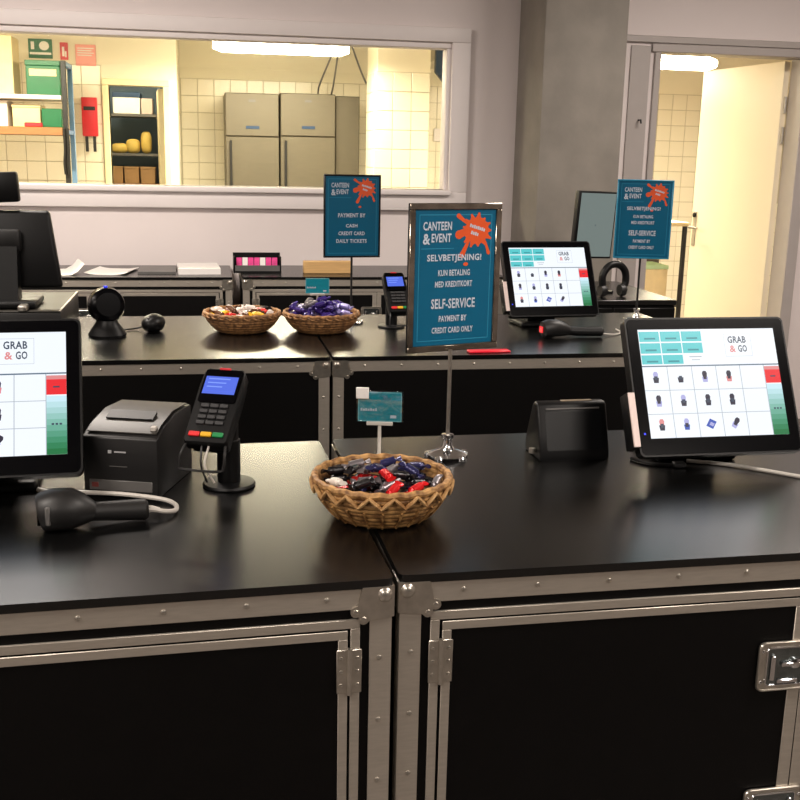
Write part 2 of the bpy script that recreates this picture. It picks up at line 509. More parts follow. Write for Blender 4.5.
tube_lamp(-0.7, 9.6, 2.50, 0.5, 'unseen short lamp added to brighten the storeroom', 0, 0.1)  # no fitting shows here; added so the storeroom is lit

# ================================================================== flight case counters
CZ = 0.98
def castors(P, W, D):
    for cx_ in (0.12, W-0.12):
        for cy_ in (0.12, D-0.12):
            b = MB()
            b.lathe([(0.03, 0.0), (0.03, 0.03)], 12, (cx_, cy_, 0.1))
            b.box(cx_-0.02, cx_+0.02, cy_-0.03, cy_+0.03, 0.085, 0.1)
            a = b.mark(); b.lathe([(0.045, -0.013), (0.05, -0.008), (0.05, 0.008), (0.045, 0.013)], 18)
            b.xf(Matrix.Translation((cx_, cy_, 0.05)) @ Matrix.Rotation(R(90), 4, 'Y'), a)
            P(b, 'castor', PLAS)
def flight_case(label, x, y, rz, W, D, group, right=False, doors=True):
    """origin on the floor below the front-left corner (front-right corner with right=True)"""
    t = thing('flight_case_counter', label, 'counter', (x, y, 0), rz, group)
    O = -W if right else 0.0
    def P(b, name, m, par=t, **k):
        b.xf(Matrix.Translation((O, 0, 0)))
        return b.build(name, m, par, **k)
    zb, zt = 0.13, 0.966
    P(MB().box(0.004, W-0.004, 0.004, D-0.004, zb+0.004, zt), 'body', BLACKP)
    poly = rrect(-0.002, W+0.002, -0.003, D+0.002, 0.012)
    b = MB().prismz(poly, zt+0.0003, CZ)
    P(b, 'worktop', TOP)
    rw, th = 0.034, 0.003
    # horizontal L rails on four sides, top and bottom
    for z0, z1 in ((zt-rw, zt), (zb, zb+rw)):
        P(MB().rbox(0, W, 0, th, z0, z1, 0.001, 1), 'edge_rail', ALU)
        P(MB().rbox(0, W, D-th, D, z0, z1, 0.001, 1), 'edge_rail', ALU)
        P(MB().rbox(0, th, th, D-th, z0, z1, 0.001, 1), 'edge_rail', ALU)
        P(MB().rbox(W-th, W, th, D-th, z0, z1, 0.001, 1), 'edge_rail', ALU)
    for px in (0, 1):
        for py in (0, 1):
            b = MB()
            xa = 0 if px == 0 else W-rw
            ya = 0 if py == 0 else D-th
            b.box(xa, xa+rw, ya, ya+th, zb+rw, zt-rw)
            xb = 0 if px == 0 else W-th
            yb = th if py == 0 else D-rw
            b.box(xb, xb+th, yb, yb+rw-th, zb+rw, zt-rw)
            P(b, 'corner_post', ALU)
    # rivets
    b = MB()
    dome = [(0.0045, 0), (0.0042, 0.0012), (0.0025, 0.0022), (0.0, 0.0026)]
    def riv(xx, zz, yy=0.0):
        a = b.mark(); b.lathe(dome, 8, cap=False); b.xf(Matrix.Translation((xx, yy, zz)) @ Matrix.Rotation(R(90), 4, 'X'), a)
    n = int((W-0.2)/0.112)
    for i in range(n+1):
        riv(0.1+i*(W-0.2)/n, zt-rw*0.45); riv(0.1+i*(W-0.2)/n, zb+rw*0.5)
    for i in range(7):
        for xx in (rw*0.55, W-rw*0.55):
            riv(xx, zt-0.115-i*0.105)
    P(b, 'rivets', ZINC)['kind'] = 'stuff'
    # ball corners
    for sx in (0, 1):
        for top in (1, 0):
            for sy in (0, 1):
                c = 0.046
                pts = [(-0.003, 0.003), (-0.003, -c)]
                pts += [(0.03, -c-0.004), (0.034, -c-0.004)]
                for q in range(7):
                    a = R(-150+q*30); pts.append((0.044+0.0085*math.cos(a), -0.048+0.0085*math.sin(a)))
                for q in range(7):
                    a = R(-95+q*30); pts.append((0.056+0.0085*math.cos(a), -0.036+0.0085*math.sin(a)))
                pts += [(c+0.007, -0.026), (c, 0.003)]
                bb = MB().prism(pts, -0.0035, 0.0)
                for rx, rz2 in ((0.044, -0.048), (0.056, -0.036)):
                    a = bb.mark(); bb.lathe([(0.005, 0), (0.004, 0.002), (0, 0.003)], 8, cap=False)
                    bb.xf(Matrix.Translation((rx, -0.0035, rz2)) @ Matrix.Rotation(R(90), 4, 'X'), a)
                a = bb.mark()
                bb.box(-0.0035, -0.0002, 0.0001, 0.05, -c, 0.003)
                bb.box(-0.003, c, -0.003, 0.05, 0.0, 0.0012) if False else None
                # rounded ball
                bm = bmesh.new(); bmesh.ops.create_uvsphere(bm, u_segments=14, v_segments=8, radius=0.0145)
                a = bb.mark(); bb.frombm(bm); bb.xf(Matrix.Translation((0.0113, 0.0045, -0.0108)), a)
                M = Matrix.Identity(4)
                if sx: M = Matrix.Translation((W, 0, 0)) @ Matrix.Diagonal((-1, 1, 1, 1))
                if sy: M = Matrix.Translation((0, D, 0)) @ Matrix.Diagonal((1, -1, 1, 1)) @ M
                Z = Matrix.Translation((0, 0, zt-0.001)) if top else Matrix.Translation((0, 0, zb)) @ Matrix.Diagonal((1, 1, -1, 1))
                bb.xf(Z @ M)
                if (sx + sy + (0 if top else 1)) % 2:
                    bb.f = [f[::-1] for f in bb.f]
                P(bb, 'ball_corner', CHROME if False else ZINC)
    if not doors:
        castors(P, W, D)
        return t
    # doors: outer surround strips, two doors with their own strips, hinges, butterfly latches
    a0, a1 = rw+0.015, W-rw-0.015
    z0, z1 = zb+rw+0.015, zt-rw-0.0155
    s = 0.0145
    for q in ((a0, a1, z1-s, z1), (a0, a1, z0, z0+s), (a0, a0+s, z0+s, z1-s), (a1-s, a1, z0+s, z1-s)):
        P(MB().rbox(q[0], q[1], -0.001, 0.0038, q[2], q[3], 0.0008, 1), 'surround_strip', ALU)
    g = 0.0045
    mid = W/2
    for k, (d0, d1) in enumerate(((a0+s+g, mid-0.001), (mid+0.001, a1-s-g))):
        e0, e1 = z0+s+0.0025, z1-s-0.0025
        dr = P(MB().box(d0+0.002, d1-0.002, 0.0005, 0.0038, e0+0.002, e1-0.002), 'door', BLACKP)
        hs = d0 if k == 0 else d1       # hinge side
        ms = d1 if k == 0 else d0       # meeting side
        sg = 1 if k == 0 else -1
        wm = 0.022
        strips = [(d0, d1, e1-s, e1), (d0, d1, e0, e0+s)]
        strips += [tuple(sorted((hs, hs+sg*s)))+(e0+s, e1-s), tuple(sorted((ms, ms-sg*wm)))+(e0+s, e1-s)]
        for q in strips:
            P(MB().rbox(q[0], q[1], -0.0022, 0.0004, q[2], q[3], 0.0008, 1), 'frame_strip', ALU, dr)
        for hz in (e1-0.066, e0+0.066):
            b = MB()
            hc = hs-sg*g/2
            b.rbox(hc-0.0195, hc+0.0195, -0.0045, -0.0023, hz-0.036, hz+0.036, 0.001, 1)
            b.lathe([(0.0042, 0), (0.0042, 0.076)], 8, (hc, -0.005, hz-0.038))
            for sx in (-0.0125, 0.0125):
                for q in (-0.022, 0.0, 0.022):
                    a = b.mark(); b.lathe([(0.0035, 0), (0.003, 0.0012), (0, 0.002)], 8, cap=False)
                    b.xf(Matrix.Translation((hc+sx, -0.0045, hz+q)) @ Matrix.Rotation(R(90), 4, 'X'), a)
            P(b, 'hinge', ZINC, dr)
        if k == 0:
            for lz in (zt-0.186, zt-0.186-0.275):
                lt = latch(); lt.xf(Matrix.Translation((mid-0.029, -0.0023, lz)) @ Matrix.Diagonal((0.95, 1, 0.82, 1)))
                P(lt, 'butterfly_latch', [ZINC, DARKZ, CHROME], dr)
    castors(P, W, D)
    return t

def latch():
    b = MB()
    w_, h_ = 0.058, 0.054
    b.prism(rrect(-w_, w_, -h_, h_, 0.012), -0.003, 0.0, 0)
    # raised rim
    rim = rrect(-w_+0.002, w_-0.002, -h_+0.002, h_-0.002, 0.011, 4)
    b.tube([(p[0], -0.0035, p[1]) for p in rim], 0.0022, 6, 0, closed=True)
    dish = rrect(-w_+0.016, w_-0.016, -h_+0.013, h_-0.013, 0.006, 4)
    b.flat(dish, -0.0033, 1)
    b.tube([(p[0], -0.0035, p[1]) for p in dish], 0.0018, 6, 2, closed=True)
    # butterfly handle and hook
    b.rbox(-0.035, -0.026, -0.008, -0.0033, -0.03, 0.026, 0.002, 1, 2)
    b.rbox(-0.02, 0.02, -0.007, -0.0033, -0.038, -0.028, 0.002, 1, 2)
    a = b.mark(); b.lathe([(0.011, 0), (0.011, 0.004), (0.006, 0.006), (0, 0.006)], 14, cap=False, m=2)
    b.xf(Matrix.Translation((0.012, -0.0033, 0.006)) @ Matrix.Rotation(R(90), 4, 'X'), a)
    b.rbox(-0.015, 0.036, -0.009, -0.0055, 0.0, 0.01, 0.002, 1, 2)
    b.rbox(0.028, 0.036, -0.0085, -0.0033, -0.026, 0.03, 0.002, 1, 2)
    for sx in (-1, 1):
        for sz in (-1, 1):
            a = b.mark(); b.lathe([(0.004, 0), (0.003, 0.0015), (0, 0.0022)], 8, cap=False, m=2)
            b.xf(Matrix.Translation((sx*(w_-0.008), -0.003, sz*(h_-0.02))) @ Matrix.Rotation(R(90), 4, 'X'), a)
    return b

CW = 1.39
flight_case('black flight case counter nearest the camera on the left, carrying the printer', 0.267, 1.457, R(2.2), CW, 0.785, 'front row of flight case counters', right=True)
flight_case('black flight case counter nearest the camera on the right, with butterfly latches', 0.281, 1.467, R(0.7), CW, 0.785, 'front row of flight case counters')
flight_case('black flight case counter in the middle row under the two far baskets', 0.376, 3.225, R(0.3), CW, 0.88, 'middle row of flight case counters', right=True, doors=False)
flight_case('black flight case counter in the middle row under the far touch screen', 0.388, 3.228, 0, CW, 0.88, 'middle row of flight case counters', doors=False)
flight_case('black flight case counter by the wall with loose papers on it', 0.13, 5.41, 0, CW, 0.575, 'row of flight case counters by the wall', right=True)
flight_case('black flight case counter by the wall under the wooden block', 0.184, 5.42, 0, CW, 0.57, 'row of flight case counters by the wall')

# ================================================================== touch screen terminals
UIW = glow('ui_white', (240, 246, 252), SCREEN*1.05)
UIT = glow('ui_teal', (84, 202, 206), SCREEN)
UIG = glow('ui_grey_line', (176, 186, 196), SCREEN)
UID = glow('ui_divider', (92, 112, 132), SCREEN)
UIK = glow('ui_dark', (38, 36, 58), SCREEN)
UIR = glow('ui_red', (238, 34, 44), SCREEN)
UIB = glow('ui_blue', (50, 84, 180), SCREEN)
UIL = glow('ui_lilac', (176, 176, 226), SCREEN)
UIP = glow('ui_pink', (226, 140, 140), SCREEN)
UIX = glow('ui_text', (52, 66, 86), SCREEN)
UIM = glow('ui_tile_text', (40, 140, 150), SCREEN)
GRAD = []
for i in range(10):
    q = i/9
    c0, c1 = (206, 238, 250), (14, 116, 62)
    q2 = q**1.1
    GRAD.append(glow('ui_pay_%d' % i, tuple(int(c0[k]*(1-q2)+c1[k]*q2) for k in range(3)), SCREEN))
LED = glow('blue_led', (40, 60, 255), 1.2)
UIMATS = [UIW, UIT, UIG, UID, UIK, UIR, UIB, UIL, UIP, UIX, UIM]+GRAD

def screen_mesh(SW=0.304, SH=0.228):
    b = MB()
    X = lambda u: (u-0.5)*SW
    Z = lambda v: (0.5-v)*SH
    def r(u0, u1, v0, v1, m, d=1): b.rect(X(u0), X(u1), Z(v1), Z(v0), -0.0002*d, m)
    r(0, 1, 0, 1, 0, 0)
    for j, (v0, v1, n) in enumerate(((0.02, 0.115, 3), (0.128, 0.225, 3), (0.24, 0.325, 2))):
        for i in range(n):
            r(0.004+i*0.153, 0.15+i*0.153, v0, v1, 1)
            r(0.04+i*0.153, 0.12+i*0.153, (v0+v1)/2+0.01, (v0+v1)/2+0.026, 10, 2)
    r(0.35, 0.44, 0.255, 0.265, 2); r(0.365, 0.425, 0.285, 0.293, 2)
    # logo box and words
    for q in ((0.62, 0.82, 0.05, 0.053), (0.62, 0.82, 0.26, 0.263), (0.62, 0.622, 0.05, 0.263), (0.818, 0.82, 0.05, 0.263)): r(*q, 2)
    b.text('GRAB', X(0.715), Z(0.105), 0.135*SW, 0.066*SH, -0.0004, 9)
    b.text('GO', X(0.75), Z(0.19), 0.066*SW, 0.066*SH, -0.0004, 9)
    b.text('&', X(0.677), Z(0.192), 0.046*SW, 0.064*SH, -0.0004, 8)
    r(0, 1, 0.338, 0.35, 3)
    for i in range(1, 6): r(0.177*i-0.0025, 0.177*i+0.0025, 0.35, 1, 2)
    for j in (1, 2): r(0, 0.885, 0.35+0.2167*j-0.003, 0.35+0.2167*j+0.003, 2)
    # pictures of bottles and cups
    kinds = [(7, 4), (0, 4), (4, 7), (4, 8), (4, 7), (7, 4), (4, 4), (4, 4), (8, 4), (7, 6), (6, 6), (4, 7)]
    for j in range(3):
        for i in range(4):
            cu, cv = 0.177*i+0.088, 0.35+0.2167*j+0.1
            cx_, cz_ = X(cu), Z(cv)
            ma, mb_ = kinds[j*4+i]
            if (j, i) == (2, 2):
                b.flat([(cx_-0.012, cz_-0.004), (cx_+0.002, cz_-0.011), (cx_+0.012, cz_+0.004), (cx_-0.002, cz_+0.011)], -0.0005, 6)
                b.flat([(cx_-0.005, cz_-0.002), (cx_+0.003, cz_-0.006), (cx_+0.007, cz_+0.0), (cx_-0.001, cz_+0.004)], -0.0007, 7)
                continue
            rot = 0.6 if (j, i) == (2, 3) else 0.0
            def tr(p): return (cx_+p[0]*math.cos(rot)+p[1]*math.sin(rot), cz_-p[0]*math.sin(rot)+p[1]*math.cos(rot))
            up_, lo = [(-0.0045, 0.0), (0.0045, 0.0), (0.0055, 0.008), (0.003, 0.0125), (-0.003, 0.0125), (-0.0055, 0.008)], [(-0.005, -0.011), (0.005, -0.011), (0.0065, 0.0), (-0.0065, 0.0)]
            b.flat([tr(p) for p in up_], -0.0005, ma)
            b.flat([tr(p) for p in lo], -0.0005, mb_)
            b.flat([tr(p) for p in [(-0.0035, -0.005), (0.0035, -0.005), (0.0035, 0.003), (-0.0035, 0.003)]], -0.0007, 4 if mb_ != 4 else 9)
    r(0.887, 1, 0.362, 0.40, 8, 2); r(0.887, 1, 0.395, 0.52, 5, 3); r(0.925, 0.962, 0.45, 0.463, 9, 4)
    for i in range(10): r(0.887, 1, 0.53+0.047*i, 0.53+0.047*(i+1), 11+i, 2)
    for i in range(3): r(0.915+i*0.022, 0.929+i*0.022, 0.75, 0.765, 9, 4)
    return b

def display(parent, zc, tilt, lit=True):
    """panel in its own plane, front is -y"""
    hw, ht, hb = 0.178, 0.140, 0.151
    b = MB()
    b.prism(rrect(-hw, hw, -hb, ht, 0.012), -0.004, 0.02)
    b.prism(rrect(-hw+0.006, hw-0.006, -hb+0.006, ht-0.006, 0.012), 0.02, 0.034)
    b.prism(rrect(-hw+0.05, hw-0.05, -hb+0.03, ht-0.05, 0.02), 0.034, 0.055)
    d = b.build('display_housing', PLAS, parent, (0, 0, zc), (-tilt, 0, 0))
    if lit:
        MB().prism(rrect(-hw+0.004, hw-0.004, -hb+0.004, ht-0.004, 0.010), -0.0052, -0.0042).build('bezel_glass', PLASG, d)
        s = screen_mesh(); s.xf(Matrix.Translation((0, -0.0056, 0)))
        s.build('screen', UIMATS, d, smooth=False)
        MB().rect(-hw+0.012, -hw+0.016, -hb+0.045, -hb+0.049, -0.0056).build('power_led', LED, d)
    else:
        # the back towards us: vents and cover
        b = MB()
        for i in range(9):
            b.rbox(-0.09+i*0.0225-0.004, -0.09+i*0.0225+0.004, 0.055, 0.057, 0.02, 0.07, 0.001, 1)
        b.build('vent_ribs', PLASM, d)
    return d

def pos_terminal(label, x, y, rz, zc, tilt, z=CZ, group='touch screen terminals', reader=True):
    t = thing('touch_terminal', label, 'terminal', (x, y, z), rz, group)
    b = MB().rbox(-0.09, 0.09, 0.03, 0.17, 0.0, 0.02, 0.008, 3)
    b.build('base', PLAS, t)
    b = MB()
    b.prismx([(0.06, 0.02), (0.15, 0.02), (0.13, 0.09), (0.075, zc-z-0.005), (0.045, zc-z-0.045)], -0.055, 0.055)
    b.build('neck', PLAS, t)
    d = display(t, zc-z, tilt)
    if reader:
        b = MB().rbox(-0.197, -0.180, -0.018, 0.022, -0.135, -0.02, 0.003, 2)
        b.build('card_reader', PLAS, d)
        MB().rbox(-0.197, -0.183, -0.0225, -0.0185, -0.133, -0.022, 0.0008, 1).build('reader_strip', mat('pale_strip', (226, 206, 200), 0.4, var=0.02), d)
    return t
pos_terminal('lit touch screen terminal on the near counter at the right, all twelve products showing', 1.02, 1.962, R(0.9), 1.158, R(27), )
pos_terminal('lit touch screen terminal on the near counter cut off by the left edge', -0.402, 1.905, R(3.2), 1.1735, R(29), reader=False)
pos_terminal('small looking lit touch screen terminal on the middle counter right of the large sign', 1.254, 3.732, R(5.5), 1.172, R(25.6))

# terminal seen from behind on a cash drawer
t = thing('cash_drawer', 'flat dark cash drawer under the terminal seen from behind', 'cash drawer', (-0.68, 3.84, CZ), R(0.0))
MB().rbox(-0.205, 0.205, -0.25, 0.25, 0.004, 0.092, 0.004, 2).build('body', PLASM, t)
MB().rbox(-0.2045, 0.2045, -0.2495, 0.2495, 0.092, 0.096, 0.0015, 1).build('lid', mat('worn_drawer_lid', (36, 33, 28), 0.5, spec=0.2, var=0.15, scale=9), t)
MB().rbox(0.1985, 0.205, -0.25, 0.25, 0.0945, 0.0985, 0.001, 1).build('lid_edge', ALU, t)
for sx in (-0.17, 0.17):
    for sy in (-0.2, 0.2):
        MB().lathe([(0.012, 0), (0.012, 0.0045)], 10, (sx, sy, 0)).build('foot', PLAS, t)
t = thing('touch_terminal', 'black terminal seen from behind on the cash drawer at far left', 'terminal', (-0.67, 3.72, CZ+0.0985), 0, 'touch screen terminals')
MB().rbox(-0.11, 0.11, -0.09, 0.11, 0, 0.022, 0.006, 2).build('base', PLAS, t)
MB().prismx([(-0.05, 0.02), (0.03, 0.02), (0.02, 0.2), (-0.02, 0.2)], -0.05, 0.05).build('neck', PLAS, t)
b = MB()
b.add([(-0.17, 0.02, 0.055), (0.185, 0.02, 0.055), (0.15, 0.045, 0.315), (-0.17, 0.045, 0.315),
       (-0.17, 0.06, 0.055), (0.185, 0.06, 0.055), (0.15, 0.085, 0.315), (-0.17, 0.085, 0.315)],
      [(0, 1, 2, 3), (7, 6, 5, 4), (4, 5, 1, 0), (5, 6, 2, 1), (6, 7, 3, 2), (7, 4, 0, 3)])
bm = bmesh.new()
vs = [bm.verts.new(v) for v in b.v]
for f in b.f: bm.faces.new([vs[i] for i in f])
bmesh.ops.bevel(bm, geom=list(bm.edges), offset=0.012, segments=3, profile=0.5, affect='EDGES')
MB().frombm(bm).build('display_housing', PLAS, t)
MB().rbox(-0.14, 0.06, -0.01, 0.03, 0.18, 0.255, 0.012, 2).build('rear_cover', PLASM, t)
b = MB().lathe([(0.016, 0), (0.016, 0.07)], 12, (-0.03, 0.065, 0.315))
b.build('display_pole', PLAS, t)
d = MB().rbox(-0.09, 0.075, 0.045, 0.085, 0.34, 0.44, 0.008, 2)
d.build('customer_display', PLAS, t, None, (0, R(-3), 0))
h = MB().rbox(0.03, 0.06, -0.2, -0.14, 0, 0.02, 0.006, 2).build('key_fob', ZINC, None, (-0.64, 3.78, CZ+0.0965))
tag(h, 'small shiny key fob lying on the cash drawer', 'key')

# ================================================================== receipt printer
t = thing('receipt_printer', 'black receipt printer on the near counter beside the card terminal', 'printer', (-0.161, 1.893, CZ), R(-18))
D_ = 0.19
prof = [(0, 0.0), (D_, 0.0), (D_, 0.135), (0.10, 0.138), (0.035, 0.125), (0.0, 0.112)]
b = MB().prismx(prof, -0.071, 0.071)
bm = bmesh.new(); vs = [bm.verts.new(v) for v in b.v]
for f in b.f: bm.faces.new([vs[i] for i in f])
bmesh.ops.bevel(bm, geom=list(bm.edges), offset=0.003, segments=2, profile=0.5, affect='EDGES')
MB().frombm(bm).build('body', PLASM, t)
lidm = mat('printer_lid', (48, 45, 41), 0.42, var=0.06)
MB().prismx([(0.012, 0.1185), (0.037, 0.1285), (0.10, 0.1405), (D_-0.01, 0.1375), (D_-0.01, 0.1395), (0.099, 0.143), (0.036, 0.1305), (0.012, 0.1205)], -0.066, 0.066).build('lid', lidm, t)
b = MB().prismx([(0.05, 0.1345), (0.075, 0.1395), (0.075, 0.146), (0.05, 0.137)], -0.045, 0.045)
b.build('paper_slot', PLAS, t)
MB().rbox(0.052, 0.062, 0.018, 0.03, 0.123, 0.131, 0.001, 1).build('feed_button', CABLE, t)
MB().rbox(-0.06, 0.06, -0.0015, 0.001, 0.012, 0.032, 0.001, 1).build('front_label', GREYP, t)
MB().rbox(-0.055, -0.042, -0.0025, -0.0014, 0.018, 0.027, 0.0005, 1).build('status_sticker', mat('dull_red', (120, 50, 46), 0.5), t)
b = MB().rect(-0.010, 0.012, 0.0845, 0.0875, -0.0012); b.rect(-0.022, -0.015, 0.083, 0.089, -0.0012)
b.build('maker_mark', mat('grey_print', (170, 170, 172), 0.5, var=0), t, smooth=False)
MB().rect(-0.02, 0.014, 0.058, 0.0595, -0.0012).build('front_seam', GREYP, t, smooth=False)

# ================================================================== card terminals
def card_terminal(label, x, y, head, yaw, tilt, z=CZ, loop=True):
    t = thing('card_terminal', label, 'card terminal', (x, y, z), 0, 'card terminals on stands')
    MB().lathe([(0.0, 0), (0.048, 0), (0.05, 0.003), (0.048, 0.007), (0.02, 0.009), (0.0, 0.009)], 32, cap=False).build('base', PLAS, t)
    hx, hy, hz = head
    b = MB()
    b.lathe([(0.022, 0.008), (0.022, 0.09), (0.019, 0.092), (0.019, hz-z-0.04)], 20)
    b.build('pole', PLAS, t)
    b = MB(); b.tube([(0, 0, hz-z-0.055), ((hx-x)*0.5, (hy-y)*0.5+0.012, hz-z-0.035), (hx-x, hy-y+0.02, hz-z-0.018)], 0.02, 12)
    b.build('swivel_arm', PLAS, t)
    # head in its own plane: x right, z along its length, front -y
    L, Wd = 0.167, 0.0415
    outline = [(-Wd+0.004, -L/2), (Wd-0.004, -L/2), (Wd, -L/2+0.006), (Wd, 0.03), (Wd-0.001, L/2-0.01), (Wd-0.008, L/2), (-Wd+0.008, L/2), (-Wd+0.001, L/2-0.01), (-Wd, 0.03), (-Wd, -L/2+0.006)]
    b = MB().prism(outline, 0.0, 0.026)
    inner = [(p[0]*0.86, p[1]*0.93) for p in outline]
    b.prism(inner, 0.026, 0.044)
    bm = bmesh.new(); vs = [bm.verts.new(v) for v in b.v]
    for f in b.f: bm.faces.new([vs[i] for i in f])
    bmesh.ops.bevel(bm, geom=list(bm.edges), offset=0.002, segments=1, profile=0.5, affect='EDGES')
    M = Matrix.Translation((hx-x, hy-y, hz-z)) @ Matrix.Rotation(yaw, 4, 'Z') @ Matrix.Rotation(-tilt, 4, 'X')
    hd = MB().frombm(bm).build('body', PLAS, t)
    hd.matrix_local = M
    MB().prism(rrect(-0.036, 0.036, 0.004, 0.078, 0.004, 3), -0.003, 0.0).build('screen_bezel', PLASG, hd)
    b = MB().rect(-0.032, 0.031, 0.022, 0.062, -0.0036, 0)
    for i in range(3): b.rect(-0.026, 0.016-i*0.006, 0.055-i*0.009, 0.0575-i*0.009, -0.0038, 1)
    b.build('screen', [glow('blue_backlight', (84, 112, 232), 1.0), glow('blue_text', (130, 160, 255), 1.0)], hd, smooth=False)
    MB().rbox(-0.011, 0.011, -0.0045, 0.0, 0.0775, 0.0825, 0.001, 1).build('red_badge', RED, hd)
    for r_ in range(4):
        for c_ in range(3):
            MB().rbox(-0.026+c_*0.018, -0.010+c_*0.018, -0.004, 0.0, -0.008-r_*0.0125, 0.0-r_*0.0125, 0.001, 1).build('key', KEYG, hd)
    for c_, m in enumerate((glowless('key_red', (220, 40, 44)), glowless('key_yellow', (226, 172, 30)), glowless('key_green', (16, 130, 70)))):
        MB().rbox(-0.033+c_*0.0225, -0.0125+c_*0.0225, -0.0045, 0.0, -0.072, -0.062, 0.0012, 1).build('function_key', m, hd)
    if True:
        b = MB()
        lo = M @ Vector((0, 0.01, -L/2)); ax = Vector((math.cos(yaw), math.sin(yaw), 0)); fr = Vector((math.sin(yaw), -math.cos(yaw), 0))
        W_ = lambda a_, f_, z_: lo+ax*a_+fr*f_+Vector((0, 0, z_))
        pts = smooth_path([W_(-0.036, -0.005, 0.004), W_(-0.042, 0.012, -0.012), W_(-0.045, 0.016, -0.034), W_(-0.038, 0.017, -0.042), W_(0.03, 0.017, -0.042), W_(0.039, 0.016, -0.034), W_(0.041, 0.012, -0.012), W_(0.036, -0.005, 0.004)], 6)
        b.tube(pts, 0.0026, 8)
        b.build('wire_guard', PLASM, t)
        for k in ((-0.008, 0.006) if loop else ()):
            a = [(k, 0.012, -0.08), (k*0.5, 0.025, -0.115), (0.01+k, 0.06, -0.13)]
            MB().tube(smooth_path(a, 5), 0.0022, 6).build('cord', CABLE if k > 0 else CABLEB, hd)
    return t
def glowless(n, rgb): return mat(n, rgb, 0.4, var=0.02)
card_terminal('black card terminal on a stand on the near counter beside the printer', 0.035, 1.945, (0.012, 1.915, 1.145), R(-21), R(48))
card_terminal('black card terminal on a stand on the middle counter left of the large sign', 0.672, 3.80, (0.685, 3.765, 1.115), R(8), R(38), loop=False)

# ================================================================== hand scanner on the near counter
t = thing('barcode_scanner', 'black hand held barcode scanner lying on the near counter with pale cord', 'scanner', (-0.235, 1.737, CZ), R(4))
b = MB()
b.tube([(-0.045, 0, 0.03), (-0.04, 0, 0.031), (-0.02, 0, 0.034), (0.005, 0, 0.034), (0.022, 0, 0.031), (0.04, 0.004, 0.026)], 0.03, 18, radii=[0.03, 0.034, 0.0365, 0.036, 0.028, 0.017])
for i, v in enumerate(b.v): b.v[i] = (v[0], v[1]*1.02, max(0.0005, v[2]))
b.build('head', PLASM, t)
b = MB().tube([(0.035, 0.003, 0.026), (0.07, 0.01, 0.023), (0.125, 0.016, 0.02), (0.13, 0.0165, 0.02)], 0.016, 14, radii=[0.016, 0.017, 0.0185, 0.014])
b.build('handle', PLASM, t)
b = MB().prism(rrect(-0.021, 0.021, 0.013, 0.055, 0.006), -0.002, 0.004); b.xf(Matrix.Translation((-0.046, 0, 0)) @ Matrix.Rotation(R(-90), 4, 'Z'))
b.build('reading_window', PLASG, t)
b = MB().rbox(-0.034, -0.026, -0.037, -0.03, 0.018, 0.05, 0.002, 1); b.build('trigger_ring', GREYP, t)
p0 = Vector((-0.235, 1.737, CZ)); Mi = Matrix.Rotation(-R(4), 3, 'Z')
wp = [(-0.1, 1.763, 1.0), (-0.08, 1.768, 0.993), (-0.062, 1.788, 0.987), (-0.063, 1.825, 0.9855), (-0.088, 1.85, 0.988), (-0.16, 1.872, 0.993), (-0.235, 1.897, 0.991), (-0.29, 1.925, 0.985), (-0.33, 1.96, 0.9845)]
MB().tube(smooth_path([Mi @ (Vector(p)-p0) for p in wp], 6), 0.0042, 8, radii=None).build('cord', CABLE, t)
MB().tube([Mi @ (Vector(p)-p0) for p in ((-0.112, 1.761, 1.0), (-0.1, 1.763, 1.0), (-0.088, 1.766, 0.996))], 0.006, 8, radii=[0.0075, 0.006, 0.0045]).build('strain_relief', CABLE, t)

# cable of the right terminal
cb = MB().tube(smooth_path([(0.99, 1.987, 0.9845), (1.01, 1.978, 0.9845), (1.04, 1.966, 0.9845), (1.08, 1.94, 0.9845), (1.117, 1.908, 0.9845), (1.174, 1.853, 0.9845), (1.24, 1.79, 0.9845), (1.32, 1.74, 0.9845)], 6), 0.004, 8).build('power_cable', CABLE)
tag(cb, 'pale cable running across the near counter below the right touch screen', 'cable')
cb = MB().tube(smooth_path([(0.88, 2.02, 0.984), (0.90, 1.985, 0.984), (0.935, 1.965, 0.984), (0.95, 1.96, 0.986)], 6), 0.0035, 8)
cb.rbox(0.946, 0.972, 1.948, 1.966, 0.981, 0.992, 0.002, 1)
tag(cb.build('usb_lead', CABLEB), 'short black lead with plug lying under the right touch screen', 'cable')

# ================================================================== small black device on the near counter
t = thing('customer_reader', 'small square black reader with tilted glass face on the near counter', 'reader', (0.758, 2.06, CZ), R(2))
prof = [(-0.03, 0.0), (0.07, 0.0), (0.07, 0.03), (0.035, 0.112), (0.028, 0.118), (0.012, 0.118), (0.004, 0.112), (-0.03, 0.012)]
b = MB().prismx(prof, -0.078, 0.078)
bm = bmesh.new(); vs = [bm.verts.new(v) for v in b.v]
for f in b.f: bm.faces.new([vs[i] for i in f])
bmesh.ops.bevel(bm, geom=[e for e in bm.edges if abs(e.verts[0].co.x-e.verts[1].co.x) < 1e-6], offset=0.006, segments=3, profile=0.5, affect='EDGES')
MB().frombm(bm).build('housing', PLAS, t)
tl = math.atan2(0.034, 0.1)
b = MB().prism(rrect(-0.062, 0.062, 0.008, 0.09, 0.004), -0.0015, 0.0)
b.xf(Matrix.Translation((0, -0.0285, 0.014)) @ Matrix.Rotation(-tl, 4, 'X')); b.build('glass_face', mat('dull_dark_glass', (7, 8, 10), 0.4, var=0.1, spec=0.3), t)
b = MB().rbox(-0.06, 0.06, -0.003, 0.0, 0.094, 0.098, 0.001, 1)
b.xf(Matrix.Translation((0, -0.0285, 0.014)) @ Matrix.Rotation(-tl, 4, 'X')); b.build('top_light_bar', GREYP, t)
